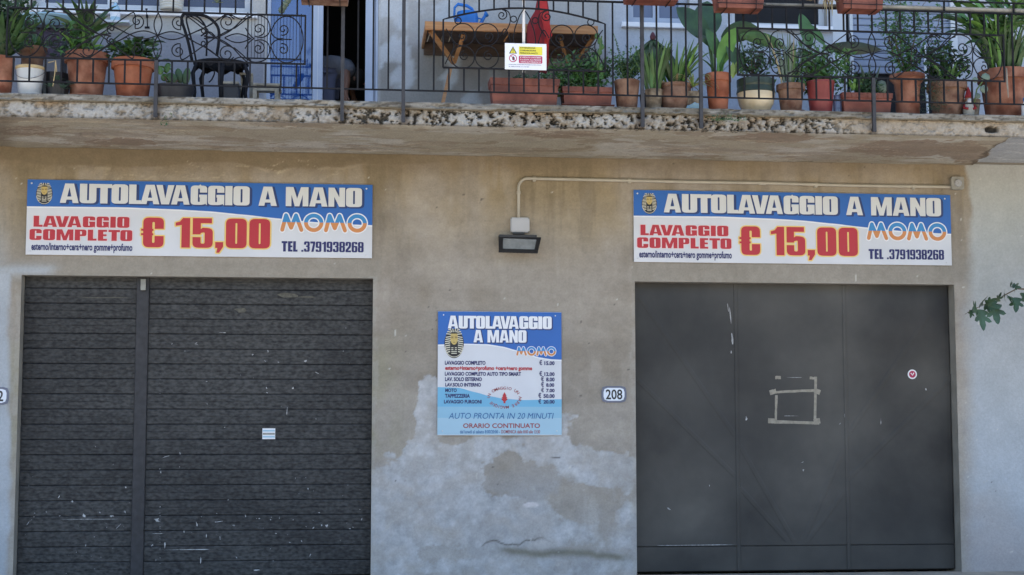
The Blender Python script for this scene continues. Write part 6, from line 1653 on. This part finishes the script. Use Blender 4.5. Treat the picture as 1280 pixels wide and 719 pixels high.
t.location.z = W(213, 10.5, -.10).z; t.location.y = -.03
m = MB(); pr = []
for k in range(9): pr += [(.095 + .002 * k, .012 * k * 2), (.100 + .002 * k, .012 * k * 2 + .012)]
m.lathe([(0, 0)] + pr + [(.10, .24), (0, .24)], seg=26); m.build('body', mat('off_white_plastic', (.55, .53, .48), .6, var=.05), t, local=True)

# fold down wooden table on the wall
yt0, yt1 = -.62, -.005
tb = thing('folding_table', (W(640, 60, 0).x, -.01, W(640, 60, -.01).z), 'light pine fold down table bracketed to the wall behind the middle of the railing', 'table')
zf = W(640, 31, yt0).z; xa, xb = W(531, 30, yt0).x, W(747, 33, yt0).x
zu = zf - .001
nb = 5
for k in range(nb):
    y0 = yt0 + (yt1 - yt0) * k / nb; MB().bev(xa + .01, xb - .01, y0 + .002, y0 + (yt1 - yt0) / nb - .002, zu - .02, zu, .002).build('board', M_woodd, tb)
MB().bev(xa, xb, yt0 - .022, yt0 - .001, W(640, 41, yt0).z, zu + .006, .003).build('front_rail', M_wood, tb)
for x in (xa, xb - .02): MB().box(x, x + .02, yt0, yt1, zu - .07, zu - .0205).build('side_rail', M_wood, tb)
MB().box(xa + .02, xb - .02, yt1 - .03, yt1 - .004, zu - .13, zu - .021).build('wall_rail', M_woodd, tb)
def bar(p, q, w_=.020, nm='brace'): MB().tube([p, q], w_, 4).build(nm, M_wood, tb)
bar(W(538, 39, -.58), W(567.5, 79, -.30), .026); bar(W(568, 78, -.28), W(579.5, 43, -.44), .024)
bar(W(563, 87, -.5), W(553, 131, -.60), .021, 'leg')
bar(W(700, 48, -.45), W(709, 78, -.30), .019); bar(W(739, 50, -.50), W(720, 78, -.28), .019)
MB().tube([W(630, 38.5, -.61), W(646, 40, -.60)], .016, 4).tube([W(637, 41, -.58), (W(630, 52, -.5))], .007, 4).build('latch', M_wood, tb)
for px in (534, 561, 551): MB().tube([W(px + 4, 40, -.5), W(px, 52, -.4)], .006, 4).build('bracket', M_woodg, tb)
# watering can
yv = -.40; zc_ = zf
t = thing('watering_can', (W(584, 26, yv).x, yv, zc_), 'blue plastic watering can standing on the pine folding table', 'watering can'); t.scale = (.95, 1.2, 1.3)
o = MB().lathe([(.085, 0), (.10, .01), (.100, .09), (.092, .12), (.06, .128), (.0, .128)], seg=24, sx=1.0, sy=.75).build('body', M_can, t, local=True, smooth=True); smooth_angle(o, 40)
MB().tube([(-.092, 0, .03), (-.118, 0, .09), (-.115, 0, .150), (-.085, 0, .175), (0, 0, .165), (.045, 0, .145), (.065, 0, .115)], .011, 8).build('handle', M_can, t, local=True, smooth=True)
MB().tube([(.08, 0, .025), (.115, 0, .035), (.150, 0, .085), (.168, 0, .105)], [.020, .017, .014, .013], 8).build('spout', M_can, t, local=True, smooth=True)
MB().tube([(.160, 0, .098), (.178, 0, .118)], [.013, .026], 10).build('rose', M_can, t, local=True); MB().tube([(.09, 0, .085), (.135, 0, .078)], .005, 6).build('spout_strut', M_can, t, local=True)
# closed red parasol
yp = -.78
pr_ = thing('parasol', (W(676, 100, yp).x, yp, ZLT), 'closed red parasol with hanging folded canvas behind the railing', 'parasol')
MB().tube([(W(677, 60, yp).x, yp, ZLT + .03), (W(677, 0, yp).x, yp, W(677, -55, yp).z)], .018, 10).build('pole', M_pole, pr_, smooth=True)
MB().lathe([(.20, 0), (.20, .03), (.05, .045), (.03, .10)], (W(677, 60, yp).x, yp, ZLT), 24).build('base', M_pbrown, pr_)
def folds(tab, m, name, amp, nf, ph, cx0):
    N = 48; vs = []
    for (py, x0, x1) in tab:
        for k in range(N):
            a = 2 * pi * k / N; c = (x0 + x1) / 2; q = (x1 - x0) / 2; p = W(c, py, yp); s = pxm(c, py, yp)
            rr = q * s * (1 + amp * sin(nf * a + ph)); vs.append((p.x + rr * cos(a), yp + rr * .62 * sin(a) + cx0, p.z))
    n = len(tab); fs = [(i * N + k, i * N + (k + 1) % N, (i + 1) * N + (k + 1) % N, (i + 1) * N + k) for i in range(n - 1) for k in range(N)]
    return MB().add(vs, fs).build(name, m, pr_, smooth=True)
folds([(-50, 674, 680), (-20, 672, 683), (0, 671.5, 684), (14, 669, 686), (24, 663, 687), (33, 659.5, 686), (50, 659, 686), (68, 662, 685), (84, 670, 684), (92, 674, 683)], M_red2, 'canopy', .09, 9, .5, 0)
fl_ = MB(); q = [W(672, -6, yp - .14), W(682, -6, yp - .13), W(685, 14, yp - .15), W(688, 34, yp - .16), W(690.5, 44, yp - .16), W(685, 52, yp - .17), W(680.5, 40, yp - .185), W(676.5, 20, yp - .17)]
fl_.add(q + [v + Vector((0, .012, 0)) for v in q], [tuple(range(8)), tuple(reversed(range(8, 16)))] + [(i, i + 8, (i + 1) % 8 + 8, (i + 1) % 8) for i in range(8)]); fl_.build('canopy_flap', M_red3, pr_)
fl_ = MB(); q = [W(681, 48, yp - .15), W(685.5, 50, yp - .15), W(686, 78, yp - .12), W(682, 90, yp - .12), W(680.5, 70, yp - .15)]
fl_.add(q + [v + Vector((0, .012, 0)) for v in q], [tuple(range(5)), tuple(reversed(range(5, 10)))] + [(i, i + 5, (i + 1) % 5 + 5, (i + 1) % 5) for i in range(5)]); fl_.build('canopy_flap', M_red3, pr_)

# person bending down inside the open balcony door
def skin(name, verts, edges, radii, m, parent, root=0, sub=2):
    me = bpy.data.meshes.new(name); me.from_pydata([tuple(v) for v in verts], edges, []); me.update()
    o = bpy.data.objects.new(name, me); col.objects.link(o)
    sk_ = o.modifiers.new('skin', 'SKIN'); o.modifiers.new('sub', 'SUBSURF').levels = sub; o.modifiers['sub'].render_levels = sub
    for i, r in enumerate(radii):
        v = me.skin_vertices[0].data[i]; rr = r if isinstance(r, tuple) else (r, r); v.radius = rr; v.use_root = (i == root)
    bpy.context.view_layer.update(); dg = bpy.context.evaluated_depsgraph_get()
    nm = bpy.data.meshes.new_from_object(o.evaluated_get(dg)); nm.materials.clear(); nm.materials.append(m)
    nm.polygons.foreach_set('use_smooth', [True] * len(nm.polygons))
    bpy.data.objects.remove(o); off = wloc(parent)
    nm.transform(Matrix.Translation(-off))
    o2 = bpy.data.objects.new(name, nm); col.objects.link(o2); o2.parent = parent; return o2
yq = .55
ps = thing('person', (W(408, 150, yq).x, yq, ZLT - .05), 'person in a grey shirt bending forward inside the open balcony door', 'person')
g = lambda px, py, dy=0.: W(px, py, yq + dy)
zf_ = ZLT - .06
pel = g(405, 96); ch_ = g(424, 84); nk = g(436, 92); hd = g(443, 100, -.02); sh1 = g(431, 84, -.16); el1 = g(433.5, 101, -.22); wr1 = g(431, 118, -.25); sh2 = g(431, 86, .16); el2 = g(439, 104, .2); wr2 = g(441, 120, .15)
kn1 = Vector((pel.x + .04, yq - .12, zf_ + .48)); an1 = Vector((pel.x - .01, yq - .12, zf_ + .08)); toe1 = Vector((pel.x + .15, yq - .12, zf_ + .035))
kn2 = Vector((pel.x + .0, yq + .12, zf_ + .48)); an2 = Vector((pel.x - .04, yq + .12, zf_ + .08)); toe2 = Vector((pel.x + .12, yq + .12, zf_ + .035))
V = [pel, g(414, 88), ch_, nk, hd, sh1, el1, wr1, sh2, el2, wr2, pel + Vector((0, -.1, -.06)), kn1, an1, toe1, pel + Vector((0, .1, -.06)), kn2, an2, toe2]
E = [(0, 1), (1, 2), (2, 3), (3, 4), (2, 5), (5, 6), (6, 7), (2, 8), (8, 9), (9, 10), (0, 11), (11, 12), (12, 13), (13, 14), (0, 15), (15, 16), (16, 17), (17, 18)]
Rr = [.13, .12, .13, .055, .095, .055, .04, .026, .055, .04, .026, .09, .06, .045, .04, .09, .06, .045, .04]
# five fingers on each hand, slightly curled
for wi, (wr, dz) in ((7, (wr1, 0)), (10, (wr2, 0))):
    pv_ = wr + Vector((.008, -.005, -.055)); V.append(pv_); pi_ = len(V) - 1; E.append((wi, pi_)); Rr.append(.022)
    for k in range(4):
        b0 = pv_ + Vector((.004, (k - 1.5) * .019, -.035)); tipp = b0 + Vector((.018, (k - 1.5) * .004, -.036 + .006 * abs(k - 1.2)))
        V += [b0, tipp]; E += [(pi_, len(V) - 2), (len(V) - 2, len(V) - 1)]; Rr += [.009, .007]
    b0 = wr + Vector((.03, -.02, -.035)); V += [b0, b0 + Vector((.012, -.004, -.032))]; E += [(wi, len(V) - 2), (len(V) - 2, len(V) - 1)]; Rr += [.010, .008]
skin('body', V, E, Rr, M_skin, ps, 0, 1)
skin('shirt', [g(402, 99), g(411, 88), g(423, 85), g(430, 87), g(434, 85, -.15), g(437.5, 92, -.19), g(432, 86, .16), g(438, 96, .2)], [(0, 1), (1, 2), (2, 3), (2, 4), (4, 5), (2, 6), (6, 7)], [(.19, .19), (.18, .19), (.155, .17), .09, .088, .066, .085, .062], M_shirt, ps, 0, 2)
skin('trousers', [pel + Vector((-.02, 0, 0)), pel + Vector((0, -.1, -.07)), kn1, an1, pel + Vector((0, .1, -.07)), kn2, an2], [(0, 1), (1, 2), (2, 3), (0, 4), (4, 5), (5, 6)], [.15, .115, .082, .065, .115, .082, .065], M_trou, ps, 0, 2)
m = MB(); m.lathe([(0, -.1), (.07, -.075), (.105, -.02), (.108, .03), (.08, .085), (0, .11)], hd + Vector((-.008, 0, .012)), 16); m.build('hair', M_hair, ps, smooth=True)
m = MB(); f0 = hd + Vector((.085, -.02, -.035)); m.tube([f0, f0 + Vector((.02, 0, -.02))], [.012, .008], 6).build('nose', M_skin, ps, smooth=True)
for dy in (-.1, .1): MB().lathe([(0, -.025), (.012, -.01), (.014, .01), (0, .025)], hd + Vector((0, dy, -.01)), 8).build('ear', M_skin, ps, smooth=True)

# ================================================================== FIG TREE AT THE RIGHT
FY = -.95
ft = thing('fig_tree', (W(1345, 700, FY).x, FY, Z0), 'fig tree reaching in from the right edge with lobed dark leaves', 'tree')
tx = ft.location.x
trunk = [(tx, FY, Z0), (tx + .03, FY, Z0 + .7), (tx - .02, FY + .02, Z0 + 1.5), (tx + .05, FY, Z0 + 2.3)]
MB().tube(trunk, [.07, .06, .045, .03], 9).build('trunk', M_bark, ft, smooth=True)
br = [Vector((tx - .02, FY + .02, Z0 + 1.6))] + [W(u, v, FY) for u, v in ((1312, 372), (1287, 362), (1271, 361), (1254, 370), (1242, 379), (1230, 381), (1214, 388), (1206, 393))]
MB().tube(br, [.024, .016, .009, .006, .005, .0045, .004, .003, .002], 6).build('branch', M_bark, ft, smooth=True)
def figleaf(p, size, rot, tilt, yaw, side=1):
    lobes = [(0, 0), (.14, .02), (.34, .12), (.30, .22), (.16, .28), (.36, .42), (.44, .58), (.30, .62), (.15, .50), (.16, .72), (.08, .92), (0, 1.0)]
    pts = lobes + [(-x, y) for x, y in reversed(lobes[1:-1])]
    cen = (0, .42); vs = []
    Rm_ = Matrix.Rotation(yaw, 3, 'Z') @ Matrix.Rotation(rot, 3, 'Y') @ Matrix.Rotation(tilt, 3, 'X')
    for x, y in [cen] + pts:
        q = Rm_ @ Vector((x * size, -abs(x) * size * .25 + .10 * size * (y - .4) ** 2 * -1, y * size)); vs.append(p + q)
    n = len(pts)
    return MB().add(vs, [(0, 1 + i, 1 + (i + 1) % n) for i in range(n)]).build('leaf', L_fig, ft)
for (u, v, sz, rot, tilt, yaw) in ((1233, 387, 22, pi + .05, .25, .2), (1250, 380, 21, pi - .15, .2, -.3), (1228, 384, 20, -pi * .60, .5, .4), (1222, 388, 9, pi + .4, .3, .2), (1232, 381, 17, -.75, .9, .6), (1241, 380, 15, 2.2, .9, .2), (1240, 379, 12, .8, 1.0, .4), (1254, 377, 10, .2, .4, .4),
                              (1262, 370, 15, -pi * .5, .9, .3), (1268, 370, 10, pi + .3, .7, .3), (1272, 371, 14, pi + .3, .35, .7), (1279, 372, 16, pi + .1, .3, -.4), (1276, 361, 15, -1.15, 1.0, .2), (1270, 356, 9, -1.4, .9, .5), (1273, 357, 9, 2.0, .8, .5), (1285, 366, 18, pi, .4, .5), (1238, 383, 12, 1.9, .7, 0),
                              (1247, 381, 9, -2.1, .5, .1), (1300, 360, 22, pi - .3, .3, 0), (1310, 366, 22, .6, .5, 0), (1322, 360, 24, -1.2, .4, .3)):
    figleaf(W(u - 8, v, FY - .01), 1.3 * sz * pxm(u, v, FY), rot, tilt, yaw)
bush(ft, (tx + .35, FY, Z0 + 2.5), .35, .5, .7, 240, .16, L_fig, .8, 9, trunk[2], 88, M_bark)

# ================================================================== TREES ACROSS THE STREET (mirrored in the blue glass)
def street_tree(x, y, h, seed, label):
    R = random.Random(seed); t = thing('street_tree', (x, y, Z0 - .16), label, 'tree', 'trees across the street')
    tm = MB(); tm.tube([(x, y, Z0 - .2), (x + .1, y, Z0 + h * .3), (x, y + .1, Z0 + h * .75)], [.22, .16, .05], 8)
    mb = MB()
    for k in range(16):
        a = R.uniform(0, 2 * pi); q = R.uniform(.2, 1) * h * .30; c = Vector((x + q * cos(a), y + q * sin(a), Z0 + h * R.uniform(.4, .92)))
        tm.tube([(x, y, Z0 + h * .35), (x * .5 + c.x * .5, y * .5 + c.y * .5, c.z - .4), c], [.08, .05, .02], 5)
        for j in range(110):
            v = Vector((R.gauss(0, 1), R.gauss(0, 1), R.gauss(0, .8))) * h * .07
            leafcard(mb, c + v, .28, Vector((R.uniform(-1, 1), R.uniform(-1, 1), R.uniform(.1, 1))), .7)
    tm.build('trunk', M_bark, t); mb.build('crown', L_dark, t)['kind'] = 'stuff'
for k, (x, y, h) in enumerate(((-9.5, -33, 12.3), (-4.5, -35, 13.2), (1.0, -34, 12.4), (7.5, -36, 13.6))):
    street_tree(x, y, h, 100 + k, 'leafy street tree across the road, %s' % ['second one from the left', 'first one', 'third one', 'last one'][k])
